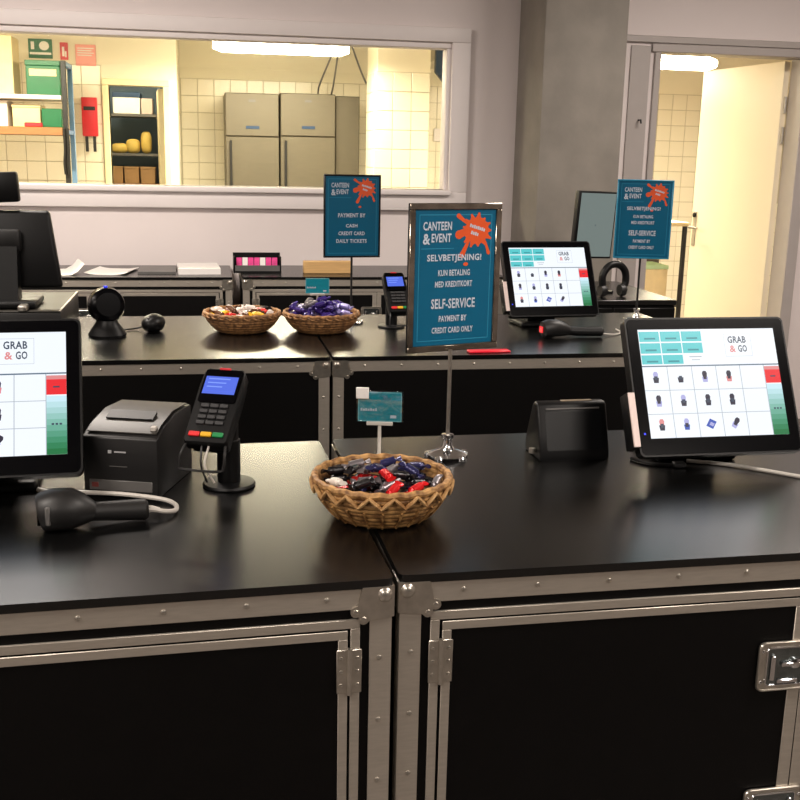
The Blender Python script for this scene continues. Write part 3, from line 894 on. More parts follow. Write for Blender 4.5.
MB().rbox(-0.02, 0.05, 0.016, 0.026, 0.1175, 0.1195, 0.0008, 1).build('top_strip', mat('tan_strip', (150, 134, 112), 0.4), t)
MB().lathe([(0, 0), (0.007, 0), (0.007, 0.01), (0, 0.012)], 12, (-0.086, 0.0, 0.012), cap=False).build('side_knob', ZINC, t)
MB().tube([(-0.079, 0, 0.02), (-0.086, 0, 0.018)], 0.004, 6).build('knob_stem', ZINC, t)

# ================================================================== baskets
def basket(label, x, y, Rm, H, m, mr, group, zig=False):
    t = thing('wicker_basket', label, 'basket', (x, y, CZ), 0, group)
    nC = 8 if zig else 7
    prof = []
    rb = Rm*0.62
    K = nC*6
    def rad(q): return rb+(Rm-rb)*math.sin(min(1, q)*PI/2)**0.85
    for i in range(K+1):
        q = i/K
        prof.append((rad(q)+0.0022*abs(math.sin(PI*nC*q)), 0.001+q*H))
    inn = []
    for i in range(K, -1, -3):
        q = i/K
        inn.append((rad(q)-0.0065+0.0015*abs(math.sin(PI*nC*q)), max(0.008, 0.001+q*H)))
    prof = [(0, 0.001)]+prof+inn+[(0, 0.008)]
    b = MB().lathe(prof, 72, cap=False)
    # vertical weave undulation
    for i, v in enumerate(b.v):
        r_ = math.hypot(v[0], v[1])
        if r_ > rb*0.9:
            a = math.atan2(v[1], v[0]); k = 1+0.006*math.sin(36*a+v[2]*900)
            b.v[i] = (v[0]*k, v[1]*k, v[2])
    b.build('bowl', m, t)
    n = 96
    pts = [(Rm*math.cos(2*PI*i/n), Rm*math.sin(2*PI*i/n), H+0.001+0.0012*math.sin(24*2*PI*i/n)) for i in range(n)]
    MB().tube(pts, 0.0065, 8, closed=True).build('rim', mr, t)
    if zig:
        n = 19
        for ph in (0,):
            pts = []
            for i in range(n*8):
                a = 2*PI*i/(n*8)
                s_ = 2/PI*math.asin(math.sin(n*a+ph))
                q = 0.84+0.13*s_
                r_ = rad(q)+0.006
                pts.append((r_*math.cos(a), r_*math.sin(a), q*H))
            MB().tube(pts, 0.0036, 6, closed=True).build('zigzag_braid', WICKL, t)
        for i in range(22):
            a = 2*PI*i/22
            pts = [((rad(q)+0.0035)*math.cos(a), (rad(q)+0.0035)*math.sin(a), 0.001+q*H) for q in (0.05, 0.2, 0.4, 0.55)]
            MB().tube(pts, 0.0022, 6).build('stake', WICK, t)
    else:
        n = 84
        pts = []
        for i in range(n*4):
            a = 2*PI*i/(n*4)
            r_ = Rm+0.004+0.0025*math.sin(n*a/3)
            pts.append((r_*math.cos(a), r_*math.sin(a), H-0.006+0.003*math.cos(n*a/3)))
        MB().tube(pts, 0.003, 6, closed=True).build('rim_binding', mr, t)
    return t, rad
def sweet_mesh(L, r, m):
    b = MB()
    xs = [-L/2, -L/2+0.007, -L/2+0.010, -L/2+0.014, -L/4, 0, L/4, L/2-0.014, L/2-0.010, L/2-0.007, L/2]
    rs = [r*1.15, r*0.75, r*0.28, r*0.85, r, r*1.02, r, r*0.85, r*0.28, r*0.75, r*1.15]
    b.tube([(x_, 0, 0) for x_ in xs], r, 10, radii=rs)
    for i, v in enumerate(b.v):
        e = abs(v[0])/(L/2)
        if e > 0.7: b.v[i] = (v[0], v[1]*1.0, v[2]*0.45)
    me = bpy.data.meshes.new('wrapped_sweet'); me.from_pydata(b.v, [], b.f); me.materials.append(m)
    me.polygons.foreach_set('use_smooth', [True]*len(me.polygons)); me.set_sharp_from_angle(angle=R(50)); me.update()
    return me
def seg_dist(p1, q1, p2, q2):
    d1, d2, r_ = q1-p1, q2-p2, p1-p2
    a, e, f = d1.dot(d1), d2.dot(d2), d2.dot(r_)
    c, b_ = d1.dot(r_), d1.dot(d2)
    den = a*e-b_*b_
    s_ = max(0, min(1, (b_*f-c*e)/den)) if den > 1e-12 else 0
    t_ = (b_*s_+f)/e
    if t_ < 0: t_ = 0; s_ = max(0, min(1, -c/a))
    elif t_ > 1: t_ = 1; s_ = max(0, min(1, (b_-c)/a))
    return ((p1+d1*s_)-(p2+d2*t_)).length
def fill(x, y, Rm, H, rad, kinds, n, L, r, group, zmax, seed, crown=0.0):
    rnd = random.Random(seed)
    placed = []
    meshes = [(sweet_mesh(L, r, m), lab) for m, lab, wgt in kinds]
    wts = [k[2] for k in kinds]
    tries = 0
    while len(placed) < n and tries < 3000:
        tries += 1
        best = None
        for k in range(7):
            a, rr = rnd.uniform(0, 2*PI), (Rm-0.012)*math.sqrt(rnd.random())
            th, ti = rnd.uniform(0, PI), rnd.uniform(-0.3, 0.3)
            d = Vector((math.cos(th)*math.cos(ti), math.sin(th)*math.cos(ti), math.sin(ti)))*(L/2-r*0.3)
            z_ = 0.009+r+abs(d.z)
            ok = False
            lim = zmax+crown*(1-(rr/Rm)**2)
            while z_ < lim:
                c = Vector((rr*math.cos(a), rr*math.sin(a), z_))
                good = True
                for p in (c-d, c+d):
                    q = min(1.0, max(0, p.z-r*0.6)/H)
                    if math.hypot(p.x, p.y)+r*0.8 > (rad(q)-0.0075): good = False; break
                if good:
                    for (pa, pb) in placed_seg(placed):
                        if seg_dist(c-d, c+d, pa, pb) < 1.9*r: good = False; break
                if good: ok = True; break
                z_ += 0.002
            if ok and (best is None or z_ < best[0].z): best = (c, d, th, ti)
        if best: placed.append(best)
    placed.sort(key=lambda p: -p[0].z)
    seq = []
    for (ml, wg) in zip(meshes, wts): seq += [ml]*max(1, round(wg))
    rnd.shuffle(seq)
    for pi, (c, d, th, ti) in enumerate(placed):
        me, lab = seq[pi % len(seq)]
        o = link('wrapped_sweet', me, None, (x+c.x, y+c.y, CZ+c.z), (rnd.uniform(-0.6, 0.6), -ti, th))
        tag(o, lab, 'sweet', group)
def placed_seg(pl): return [(c-d, c+d) for c, d, _, _ in pl]
foil = lambda n, c, rg=0.25, mt=0.3: mat(n, c, rg, metal=mt, var=0.12, scale=60, bump=0.3, bscale=220)
S_BLK, S_SIL, S_RED, S_BLU, S_WHT = foil('wrap_black', (26, 24, 28)), foil('wrap_silver', (134, 128, 132), 0.3, 0.6), foil('wrap_red', (216, 30, 34)), foil('wrap_navy', (44, 44, 88)), foil('wrap_white', (230, 222, 214), 0.35, 0.0)
S_PUR, S_LIL, S_BRN, S_YEL = foil('wrap_purple', (58, 40, 116)), foil('wrap_lilac', (150, 142, 196), 0.3, 0.3), foil('wrap_brown', (96, 62, 42)), foil('wrap_yellow', (232, 184, 40), 0.35, 0.1)

t, rad = basket('wicker basket with zigzag rim on the near counter, full of dark sweets', 0.296, 1.738, 0.118, 0.072, WICK, WICK, 'sweet baskets', zig=True)
fill(0.296, 1.738, 0.118, 0.072, rad, [(S_BLK, 'black wrapped sweet in the zigzag rimmed basket', 11), (S_SIL, 'silver grey wrapped sweet in the zigzag rimmed basket', 6), (S_RED, 'bright red wrapped sweet in the zigzag rimmed basket', 4), (S_BLU, 'navy blue wrapped sweet in the zigzag rimmed basket', 4), (S_WHT, 'white wrapped sweet in the zigzag rimmed basket', 0.8)], 62, 0.052, 0.0078, 'sweets in the near basket', 0.066, 3, 0.02)
t, rad = basket('flat wicker basket of red, yellow and white sweets, left on the middle counter', 0.123, 3.735, 0.132, 0.068, WICKD, WICKD, 'sweet baskets')
fill(0.123, 3.735, 0.132, 0.068, rad, [(S_WHT, 'white wrapped sweet in the left far basket', 6), (S_BRN, 'brown wrapped sweet in the left far basket', 4), (S_RED, 'red wrapped sweet in the left far basket', 2.5), (S_YEL, 'yellow wrapped sweet in the left far basket', 2.5), (S_BLK, 'black wrapped sweet in the left far basket', 1)], 50, 0.06, 0.0108, 'sweets in the left far basket', 0.068, 5, 0.01)
t, rad = basket('flat wicker basket heaped with purple sweets, right on the middle counter', 0.403, 3.715, 0.132, 0.068, WICKD, WICKD, 'sweet baskets')
fill(0.403, 3.715, 0.132, 0.068, rad, [(S_PUR, 'purple wrapped sweet in the heaped far basket', 8), (S_LIL, 'pale lilac wrapped sweet in the heaped far basket', 4), (S_SIL, 'silver wrapped sweet in the heaped far basket', 1.5)], 56, 0.06, 0.0105, 'sweets in the heaped far basket', 0.07, 9, 0.045)

# ================================================================== poster stands
SW_, SH_ = 0.215, 0.302
def splat(cx_, cz_, r_, seed):
    rnd = random.Random(seed)
    out = []
    n = 13
    for i in range(n):
        a = 2*PI*i/n
        big = r_*rnd.uniform(1.12, 1.36); low = r_*rnd.uniform(0.92, 1.0)
        for da, rr in ((-0.4, low), (-0.2, (low+big)/2*0.98), (-0.1, big), (0.1, big), (0.2, (low+big)/2*0.98)):
            aa = a+da*2*PI/n*1.1
            out.append((cx_+rr*math.cos(aa)*1.08, cz_+rr*math.sin(aa)))
    return out
def poster_stand(label, base, head, yaw, kind, frame, lines):
    bx, by = base
    t = thing('poster_stand', label, 'sign', (bx, by, CZ), 0, 'teal poster stands')
    b = MB().lathe([(0.0, 0.004), (0.04, 0.004), (0.043, 0.008), (0.03, 0.014), (0.016, 0.018), (0.010, 0.028), (0.009, 0.04), (0.013, 0.043), (0.013, 0.05), (0.0, 0.052)], 28, cap=False)
    b.build('base', CHROME, t)
    for i in range(5):
        a = 2*PI*i/5+0.3
        b = MB().lathe([(0, 0), (0.009, 0), (0.010, 0.006), (0.007, 0.010), (0, 0.011)], 12, (0.04*math.cos(a), 0.04*math.sin(a), 0), cap=False)
        b.build('foot', CHROME if i != 1 else RED, t)
    hx, hy, hz = head
    MB().lathe([(0.0042, 0.05), (0.0042, hz-CZ-SH_/2+0.004)], 10).build('pole', ZINC if kind == 1 else PLASM, t)
    p = MB().rbox(-SW_/2, SW_/2, 0.0, 0.006, -SH_/2, SH_/2, 0.0015, 1).build('backing_panel', PLAS if kind != 3 else TEALE, t)
    p.matrix_local = Matrix.Translation((hx-bx, hy-by, hz-CZ)) @ Matrix.Rotation(yaw, 4, 'Z')
    fw_ = 0.013 if kind == 1 else 0.006
    for q in ((-SW_/2, SW_/2, SH_/2-fw_, SH_/2), (-SW_/2, SW_/2, -SH_/2, -SH_/2+fw_), (-SW_/2, -SW_/2+fw_, -SH_/2+fw_, SH_/2-fw_), (SW_/2-fw_, SW_/2, -SH_/2+fw_, SH_/2-fw_)):
        MB().rbox(q[0], q[1], -0.005, -0.0001, q[2], q[3], 0.0015, 1).build('frame_bar', frame, p)
    iw, ih = SW_/2-fw_-0.0003, SH_/2-fw_-0.0003
    MB().box(-iw, iw, -0.0012, -0.0002, -ih, ih).build('poster', TEAL, p, smooth=False)
    e = 0.009
    b = MB()
    for q in ((-iw+e, iw-e, -ih+e, -ih+e+0.0018), (-iw+e, -iw+e+0.0018, -ih+e, ih-e), (iw-e-0.0018, iw-e, -ih+e, ih-e), (-iw+e, iw-e, ih-e-0.0018, ih-e)):
        b.rect(*q, -0.0014, 0)
    b.rect(-iw+0.014, -0.004, ih-0.078, ih-0.0765, -0.0014, 0)
    b.build('border_line', TEALE, p, smooth=False)
    b = MB()
    sx, sz = iw*0.52, ih-0.042
    b.flat(splat(sx, sz, 0.0275, 4), -0.0016, 0)
    for (ax, az, bx_, bz_, r1, r2) in ((sx-0.018, sz-0.02, sx-0.034, sz-0.05, 0.003, 0.006), (sx-0.02, sz+0.012, sx-0.044, sz+0.03, 0.002, 0.005), (sx+0.02, sz-0.02, sx+0.03, sz-0.046, 0.002, 0.004), (sx-0.022, sz+0.0, sx-0.042, sz-0.008, 0.006, 0.009)):
        dv = Vector((bx_-ax, bz_-az)).normalized(); nv = Vector((-dv.y, dv.x))
        poly = [(ax-nv.x*r1, az-nv.y*r1)]+[(bx_+r2*math.cos(math.atan2(-nv.y, -nv.x)+PI*k/6), bz_+r2*math.sin(math.atan2(-nv.y, -nv.x)+PI*k/6)) for k in range(7)]+[(ax+nv.x*r1, az+nv.y*r1)]
        b.flat(poly, -0.0015, 0)
    n = 10
    b.flat([(sx-0.024+0.006*math.cos(2*PI*k/n), sz-0.068+0.004*math.sin(2*PI*k/n)) for k in range(n)], -0.0015, 0)
    b.build('paint_splat', ORANGE, p, smooth=False)
    b = MB()
    for row, n_, x0_ in ((0.006, 8, -0.019), (-0.007, 4, -0.012)):
        for i in range(n_):
            a = b.mark(); b.rect(x0_+i*0.0048, x0_+i*0.0048+0.0036, row-0.0035, row+0.0035-0.001*(i % 2), 0)
            b.xf(Matrix.Translation((sx, -0.0019, sz)) @ Matrix.Rotation(R(16), 4, 'Y'), a)
    b.build('splat_print', PALE, p, smooth=False)['kind'] = 'stuff'
    words = [('CANTEEN', -iw*0.46, ih-0.032, 0.066, 0.0175, 0), ('EVENT', -iw*0.46+0.0095, ih-0.056, 0.046, 0.0175, 0), ('&', -iw*0.46-0.025, ih-0.058, 0.017, 0.022, 0)]
    words += [(txt, -0.002, zc_, wd, hg, 0) for txt, zc_, wd, hg in lines]
    for txt, wx, wz, wd, hg, wr in words:
        MB().text(txt, wx, wz, wd, hg, -0.0019, 0, wr).build('lettering', PALE, p, smooth=False)
    return t
L1 = [('SELVBETJENING!', 0.040, 0.128, 0.0175), ('KUN BETALING', 0.011, 0.075, 0.0125), ('MED KREDITKORT', -0.012, 0.088, 0.0125), ('SELF-SERVICE', -0.052, 0.104, 0.0205), ('PAYMENT BY', -0.083, 0.066, 0.0125), ('CREDIT CARD ONLY', -0.107, 0.098, 0.0125)]
L2 = [('PAYMENT BY', 0.004, 0.104, 0.0150), ('CASH', -0.034, 0.044, 0.0130), ('CREDIT CARD', -0.062, 0.100, 0.0140), ('DAILY TICKETS', -0.090, 0.116, 0.0140)]
FRAME1 = mat('mirror_frame', (148, 138, 126), 0.12, metal=0.9, var=0.35, scale=25)
poster_stand('large teal self-service poster in a shiny frame on the near counter', (0.494, 2.085), (0.501, 2.10, 1.358), R(17), 1, FRAME1, L1)
poster_stand('teal poster in a black frame above the heaped far basket, listing cash and cards', (0.535, 3.90), (0.535, 3.895, 1.378), R(6), 2, PLAS, L2)
poster_stand('teal self-service poster with pale edges in front of the doorway', (1.672, 3.89), (1.672, 3.885, 1.378), R(-14), 3, TEALE, L1)

# ================================================================== small price cards in clip holders
def card_clip(label, x, y, zc, yaw, wd, hg, clear):
    t = thing('price_card', label, 'price card', (x, y, CZ), yaw, 'turquoise price cards')
    b = MB().lathe([(0, 0), (0.016, 0), (0.016, 0.003), (0.008, 0.012), (0.0035, 0.018), (0.0035, zc-CZ-hg/2-0.006), (0.0, zc-CZ-hg/2-0.006)], 16, cap=False)
    b.build('foot', CABLE, t)
    MB().rbox(-0.027, 0.027, -0.004, 0.004, zc-CZ-hg/2-0.008, zc-CZ-hg/2-0.0005, 0.001, 1).build('clip_bar', CABLE, t)
    c = MB().box(-wd/2, wd/2, -0.0006, 0.0006, zc-CZ-hg/2, zc-CZ+hg/2).build('card', TEALC, t, smooth=False)
    z0 = zc-CZ
    b = MB()
    for i in range(7): b.rect(-wd*0.44+i*wd*0.055, -wd*0.44+i*wd*0.055+wd*0.04, z0-0.009, z0-0.003-0.0015*(i % 2), -0.0009)
    bd = MB()
    for q in ((-wd/2, wd/2, z0+hg/2-0.002, z0+hg/2), (-wd/2, wd/2, z0-hg/2, z0-hg/2+0.002), (-wd/2, -wd/2+0.002, z0-hg/2, z0+hg/2), (wd/2-0.002, wd/2, z0-hg/2, z0+hg/2)): bd.rect(*q, -0.0008)
    bd.build('card_border', mat('pale_teal', (120, 190, 204), 0.4, var=0), c, smooth=False)
    b.build('lettering', PALE, c, smooth=False)['kind'] = 'stuff'
    MB().rect(wd*0.24, wd*0.38, z0-hg*0.38, z0-hg*0.28, -0.0009).build('printed_mark', PALE, c, smooth=False)['kind'] = 'stuff'
    if clear:
        MB().rbox(-wd/2-0.003, wd/2+0.003, -0.003, -0.0018, z0-hg/2, z0+hg/2+0.003, 0.0005, 1).build('clear_sleeve', ACRYL, t)
        MB().rbox(-wd/2-0.004, -wd/2+0.022, -0.005, 0.002, z0+hg/2-0.014, z0+hg/2+0.009, 0.001, 1).build('white_tab', PAPER, t)
    return t
card_clip('turquoise price card in a clear holder behind the zigzag rimmed basket', 0.346, 2.072, 1.096, R(-12), 0.090, 0.062, True)
card_clip('small turquoise price card standing behind the heaped far basket', 0.405, 3.875, 1.124, 0, 0.088, 0.056, False)

# ================================================================== things on the middle counter
t = thing('presentation_scanner', 'round black table scanner with a blue light on the middle counter', 'scanner', (-0.335, 3.66, CZ), R(15))
MB().lathe([(0, 0), (0.062, 0), (0.064, 0.008), (0.05, 0.03), (0.036, 0.05), (0.034, 0.07), (0, 0.07)], 28, cap=False).build('stand', PLAS, t)
b = MB()
prof = [(0.0, -0.045), (0.035, -0.045), (0.056, -0.03), (0.063, 0.0), (0.056, 0.028), (0.04, 0.036), (0.0, 0.036)]
b.lathe(prof, 28, cap=False); b.xf(Matrix.Translation((0, 0, 0.106)) @ Matrix.Rotation(R(80), 4, 'X')); b.build('head', PLASG, t)
b = MB().lathe([(0.0, 0), (0.04, 0), (0.04, 0.004), (0.0, 0.004)], 24, cap=False); b.xf(Matrix.Translation((0, -0.037, 0.1125)) @ Matrix.Rotation(R(80), 4, 'X')); b.build('scan_window', PLASG, t)
MB().rbox(-0.006, 0.006, -0.006, 0.006, 0.167, 0.1715, 0.001, 1).build('blue_light', LED, t)
t = thing('computer_mouse', 'small black rounded mouse beside the round table scanner', 'mouse', (-0.185, 3.74, CZ), R(-20))
bm = bmesh.new(); bmesh.ops.create_uvsphere(bm, u_segments=20, v_segments=12, radius=1)
for v in bm.verts: v.co = (v.co.x*0.038, v.co.y*0.058, max(0.0, 0.03+v.co.z*0.034))
MB().frombm(bm).build('body', PLAS, t)
MB().tube([(0, -0.03, 0.0615), (0, -0.045, 0.052)], 0.004, 8).build('scroll_wheel', GREYP, t)
MB().tube(smooth_path([(-0.03, 0.03, 0.02), (-0.07, 0.02, 0.006), (-0.1, -0.02, 0.005), (-0.092, -0.05, 0.005)], 6), 0.003, 6).build('cord', CABLEB, t)

t = thing('barcode_scanner', 'black hand scanner with a red light lying in front of the far touch screen', 'scanner', (1.20, 3.53, CZ), R(8))
b = MB().tube([(-0.035, 0, 0.03), (-0.03, 0, 0.03), (-0.01, 0, 0.034), (0.02, 0, 0.034), (0.05, 0, 0.028), (0.07, 0, 0.024)], 0.03, 16, radii=[0.02, 0.029, 0.032, 0.031, 0.024, 0.017])
for i, v in enumerate(b.v): b.v[i] = (v[0], v[1], max(0.0005, v[2]))
b.build('head', PLASM, t)
MB().tube([(0.065, 0, 0.024), (0.1, -0.006, 0.021), (0.19, -0.02, 0.02), (0.195, -0.02, 0.02)], 0.017, 12, radii=[0.016, 0.017, 0.018, 0.013]).build('handle', PLAS, t)
b = MB().rbox(-0.04, -0.036, -0.012, 0.012, 0.02, 0.042, 0.001, 1); b.build('red_light', glow('red_scan_light', (255, 40, 50), 1.0), t)
MB().tube(smooth_path([(0.19, -0.02, 0.012), (0.25, -0.01, 0.005), (0.30, 0.03, 0.005), (0.32, 0.10, 0.005)], 6), 0.003, 6).build('cord', CABLE, t)
h = MB().rbox(-0.07, 0.07, -0.02, 0.02, 0, 0.006, 0.002, 1).build('red_glow_strip', mat('painted_red_glow', (232, 16, 48), 0.3, var=0.03), None, (0.905, 3.275, CZ), (0, 0, R(2)))  # red strip put in for the scanner's red glow on the counter
tag(h, 'flat red strip standing for scanner glow on the middle counter below the large sign', 'card')

# ================================================================== side cabinet with upright monitor, left of the doorway
t = thing('side_cabinet', 'low black cabinet in front of the concrete column', 'cabinet', (1.80, 4.5, 0))
MB().rbox(-0.29, 0.32, 0.0, 0.72, 0.05, 0.955, 0.004, 1).build('body', BLACKP, t)
MB().rbox(-0.295, 0.325, -0.006, 0.726, 0.9553, 0.98, 0.003, 1).build('worktop', TOP, t)
for x0 in (-0.285, 0.018):
    d = MB().rbox(x0, x0+0.297, -0.018, -0.001, 0.06, 0.945, 0.003, 1).build('door', BLACKP, t)
    MB().rbox(x0+0.13, x0+0.17, -0.026, -0.0182, 0.85, 0.862, 0.002, 1).build('handle', ZINC, d)
MB().box(-0.28, 0.31, 0.03, 0.70, 0, 0.0498).build('plinth', BLACKP, t)
t = thing('upright_monitor', 'upright monitor with a pale grey green screen before the concrete column', 'monitor', (1.815, 4.78, CZ), R(12))
MB().rbox(-0.09, 0.09, -0.06, 0.1, 0, 0.012, 0.004, 2).build('base', PLAS, t)
MB().tube(smooth_path([(0.0, 0.05, 0.012), (0.0, 0.07, 0.1), (0.0, 0.06, 0.2), (0.0, 0.03, 0.26)], 5), 0.018, 10).build('neck', PLAS, t)
b = MB().rbox(-0.106, 0.106, -0.004, 0.03, -0.157, 0.157, 0.004, 2); d = b.build('display_housing', PLAS, t, (0, 0, 0.318), (R(3), R(1.5), 0))
MB().rect(-0.093, 0.099, -0.148, 0.149, -0.0046).build('screen', glow('dim_screen', (126, 140, 136), 0.75), d)
MB().rect(-0.004, 0.004, -0.004, 0.004, -0.005).build('screen_mark', glow('dim_mark', (100, 116, 116), 0.75), d)
t = thing('telephone_headset', 'black curved headset hanging loop beside the upright monitor', 'headset', (1.865, 4.62, CZ), R(10))
pts = [(-0.06, 0, 0.045), (-0.062, 0, 0.09), (-0.03, 0, 0.128), (0.02, 0, 0.132), (0.055, 0, 0.105), (0.062, 0, 0.06), (0.045, 0, 0.03)]
MB().tube(smooth_path([(p[0], 0, p[2]*1.12) for p in pts], 6), 0.017, 10).build('headband', PLAS, t)
for x_ in (-0.06, 0.045):
    b = MB().lathe([(0, -0.014), (0.026, -0.014), (0.03, 0.0), (0.026, 0.014), (0, 0.014)], 18, cap=False); b.xf(Matrix.Translation((x_, 0, 0.03)) @ Matrix.Rotation(R(90), 4, 'Y'))
    b.build('ear_cup', PLASM, t)

# ================================================================== things on the wall counter
def sheet(label, cx_, cy_, wd, dp, rz, z=0.0, m=PAPER, cat='paper', curl=0.0, name='paper_sheet', th=0.002):
    b = MB()
    n = 8
    vs, fs = [], []
    for k in (0, 1):
        for i in range(n+1):
            for j in (0, 1):
                u_ = i/n-0.5
                vs.append((u_*wd, (j-0.5)*dp, (th if k else 0)+curl*max(0, abs(u_)-0.2)**2*10))
    q = 2*(n+1)
    for i in range(n):
        a = 2*i
        fs.append((q+a, q+a+2, q+a+3, q+a+1)); fs.append((a, a+1, a+3, a+2))
        fs.append((a, a+2, q+a+2, q+a)); fs.append((a+1, q+a+1, q+a+3, a+3))
    fs.append((0, q, q+1, 1)); fs.append((2*n, 2*n+1, q+2*n+1, q+2*n))
    b.add(vs, fs)
    o = b.build(name, m, None, (cx_, cy_, CZ+z), (0, 0, rz))
    return tag(o, label, cat, 'papers on the wall counter' if name == 'paper_sheet' else None)
sheet('crumpled white sheet at the left end of the wall counter', -0.76, 5.62, 0.26, 0.3, R(12), 0.0, curl=0.06)
sheet('white sheet lying flat right of the crumpled sheet', -0.48, 5.66, 0.21, 0.3, R(-10), 0.0, curl=0.01)
sheet('grey pad between two white sheets on the wall counter', -0.25, 5.7, 0.19, 0.3, R(0), 0.0, GREYP, 'pad', name='grey_pad', th=0.012)
sheet('white stack of paper beside the gap in the wall counter', -0.04, 5.68, 0.215, 0.3, R(3), 0.0, th=0.03, name='paper_stack', cat='paper stack')
t = thing('leaflet_box', 'dark display box of pink and white leaflets on the wall counter', 'leaflet box', (0.268, 5.60, CZ), R(0))
MB().box(-0.125, 0.125, 0.0, 0.12, 0, 0.01).build('tray', PLAS, t)
MB().box(-0.125, 0.125, 0.1, 0.12, 0.0102, 0.098).build('back_board', PLAS, t)
for x_ in (-0.125, 0.117): MB().box(x_, x_+0.008, 0.0, 0.0998, 0.0102, 0.085).build('side_board', PLAS, t)
MB().box(-0.125, 0.125, 0.0, 0.006, 0.0102, 0.03).build('front_lip', mat('silver_print', (188, 186, 188), 0.4), t) if False else MB().box(-0.1168, 0.1168, 0.001, 0.008, 0.0102, 0.04).build('front_lip', GREYP, t)
mg = mat('magenta_print', (226, 60, 140), 0.4, var=0.2, scale=40)
for i in range(7):
    o = MB().box(-0.014, 0.014, 0.0, 0.006, 0, 0.07).build('leaflet', mg if i % 3 != 1 else PAPER, None, (0.268-0.095+i*0.031, 5.62+0.004*(i % 2), CZ+0.0105), (R(-14), 0, R(random.uniform(-4, 4))))
    tag(o, 'pink leaflet in the dark display box' if i % 3 != 1 else 'white leaflet in the dark display box', 'leaflet', 'leaflets in the display box')
h = MB().rbox(-0.128, 0.128, 0, 0.05, 0, 0.066, 0.003, 1).build('wooden_block', WOOD, None, (0.637, 5.57, CZ)); tag(h, 'light wooden block on the wall counter left of the card terminal', 'block')

# ================================================================== kitchen things seen through the window
def fridge(label, x0, x1, y, H, part=True):
    t = thing('steel_fridge', label, 'fridge', ((x0+x1)/2, y, 0), 0, 'steel fridges')
    hw = (x1-x0)/2
    MB().rbox(-hw, hw, 0.03, 0.66, 0.1, H, 0.006, 1).build('cabinet', STEEL, t)
    for sx in (-hw+0.05, hw-0.05):
        for sy in (0.08, 0.6):
            MB().lathe([(0.02, 0), (0.02, 0.1)], 10, (sx, sy, 0)).build('foot', STEEL, t)
    if part:
        MB().rbox(-hw+0.004, hw-0.004, -0.005, 0.0298, H-0.36, H-0.004, 0.004, 1).build('control_panel', STEEL, t)
        d = MB().rbox(-hw+0.004, hw-0.004, -0.005, 0.0298, 0.12, H-0.368, 0.004, 1).build('door', STEEL, t)
        MB().rbox(-hw+0.035, -hw+0.055, -0.03, -0.0052, 0.9, H-0.40, 0.004, 1).build('handle', PLASM, d)
        MB().rbox(-0.055, 0.06, -0.010, -0.0052, H-0.30, H-0.275, 0.002, 1).build('badge', NAVY, t)
        MB().rect(-0.03, 0.03, H-0.075, H-0.055, -0.0056).build('maker_mark', GREYP, t)
    return t
fridge('left steel fridge with a dark badge seen through the window', 0.19, 0.655, 9.5, 2.10)
fridge('middle steel fridge with a dark badge seen through the window', 0.665, 1.15, 9.5, 2.11)
fridge('plain steel cabinet right of the two fridges', 1.155, 1.37, 9.53, 2.10, False)
for k, (dx, dz) in enumerate(((1.02, 0), (1.14, 0.02), (1.42, 0.05))):
    cb = MB().tube(smooth_path([(1.18+(dx-1.18)*0.3, 9.4, 2.549), (1.18+(dx-1.18)*0.4, 9.5, 2.45-dz), (dx, 9.6, 2.2), (dx, 9.75, 2.125)] if k < 2 else [(1.26, 9.4, 2.549), (1.3, 9.42, 2.45), (1.36, 9.42, 2.3), (1.385, 9.3, 2.2)], 6), 0.008, 6).build('power_cable', GREYP)
    tag(cb, ['left', 'middle', 'right'][k]+' one of three cables hanging from the kitchen ceiling box', 'cable', 'kitchen ceiling cables')
h = MB().rbox(-0.12, 0.12, -0.05, 0.05, 0, 0.07, 0.005, 1).build('junction_box', CABLE, None, (1.2, 9.4, KZ-0.07)); tag(h, 'pale junction box on the kitchen ceiling', 'junction box')
h = MB().prism([(0.0, 0.0), (0.16, -0.18), (0.16, 0.22), (0.0, 0.22)], -0.06, 0.0).build('wall_box', NAVY, None, (1.96, 9.2, 2.30)); tag(h, 'dark blue slanted box high behind the tiled column', 'box')
MB().box(0.0, 0.16, 0.001, 0.99, 0.1, 0.2).build('mounting_arm', ZINC, h)
h = MB().rbox(-0.03, 0.05, -0.012, 0, 0, 0.12, 0.003, 1).build('reflection_plate', WHITE, None, (2.21, 10.18, 1.74)); tag(h, 'small white plate standing for a bright reflection on the tiles right of the column', 'painted reflection')  # white plate painted in for a bright reflection on the tiles

# wall rack at the left with its goods
t = thing('shelf_rack', 'open kitchen shelf rack with blue and black uprights', 'shelf rack', (-1.45, 8.0, 0))
MB().rbox(-0.75, 0.47, 0.0, 0.42, 1.935, 1.965, 0.003, 1).build('shelf', WHITE, t)
MB().rbox(-0.75, 0.47, 0.0, 0.42, 1.69, 1.745, 0.003, 1).build('shelf', WOODB, t)
MB().rbox(-0.75, 0.47, 0.0, 0.42, 0.86, 0.89, 0.003, 1).build('shelf', WHITE, t)
for x_, y_, m, zz in ((0.475, 0.0, PLASM, 2.2), (0.475, 0.38, BLUE, 2.2), (-0.79, 0.0, BLUE, 2.2), (-0.79, 0.38, BLUE, 2.2)):
    MB().rbox(x_, x_+0.035, y_, y_+0.035, 0, zz, 0.003, 1).build('upright', m, t)
MB().rbox(0.475, 0.51, 0.0355, 0.3795, 2.165, 2.2, 0.003, 1).build('end_rail', BLUE, t)
MB().rbox(0.48, 0.505, 0.0355, 0.3795, 1.70, 1.73, 0.003, 1).build('end_rail', BLUE, t)
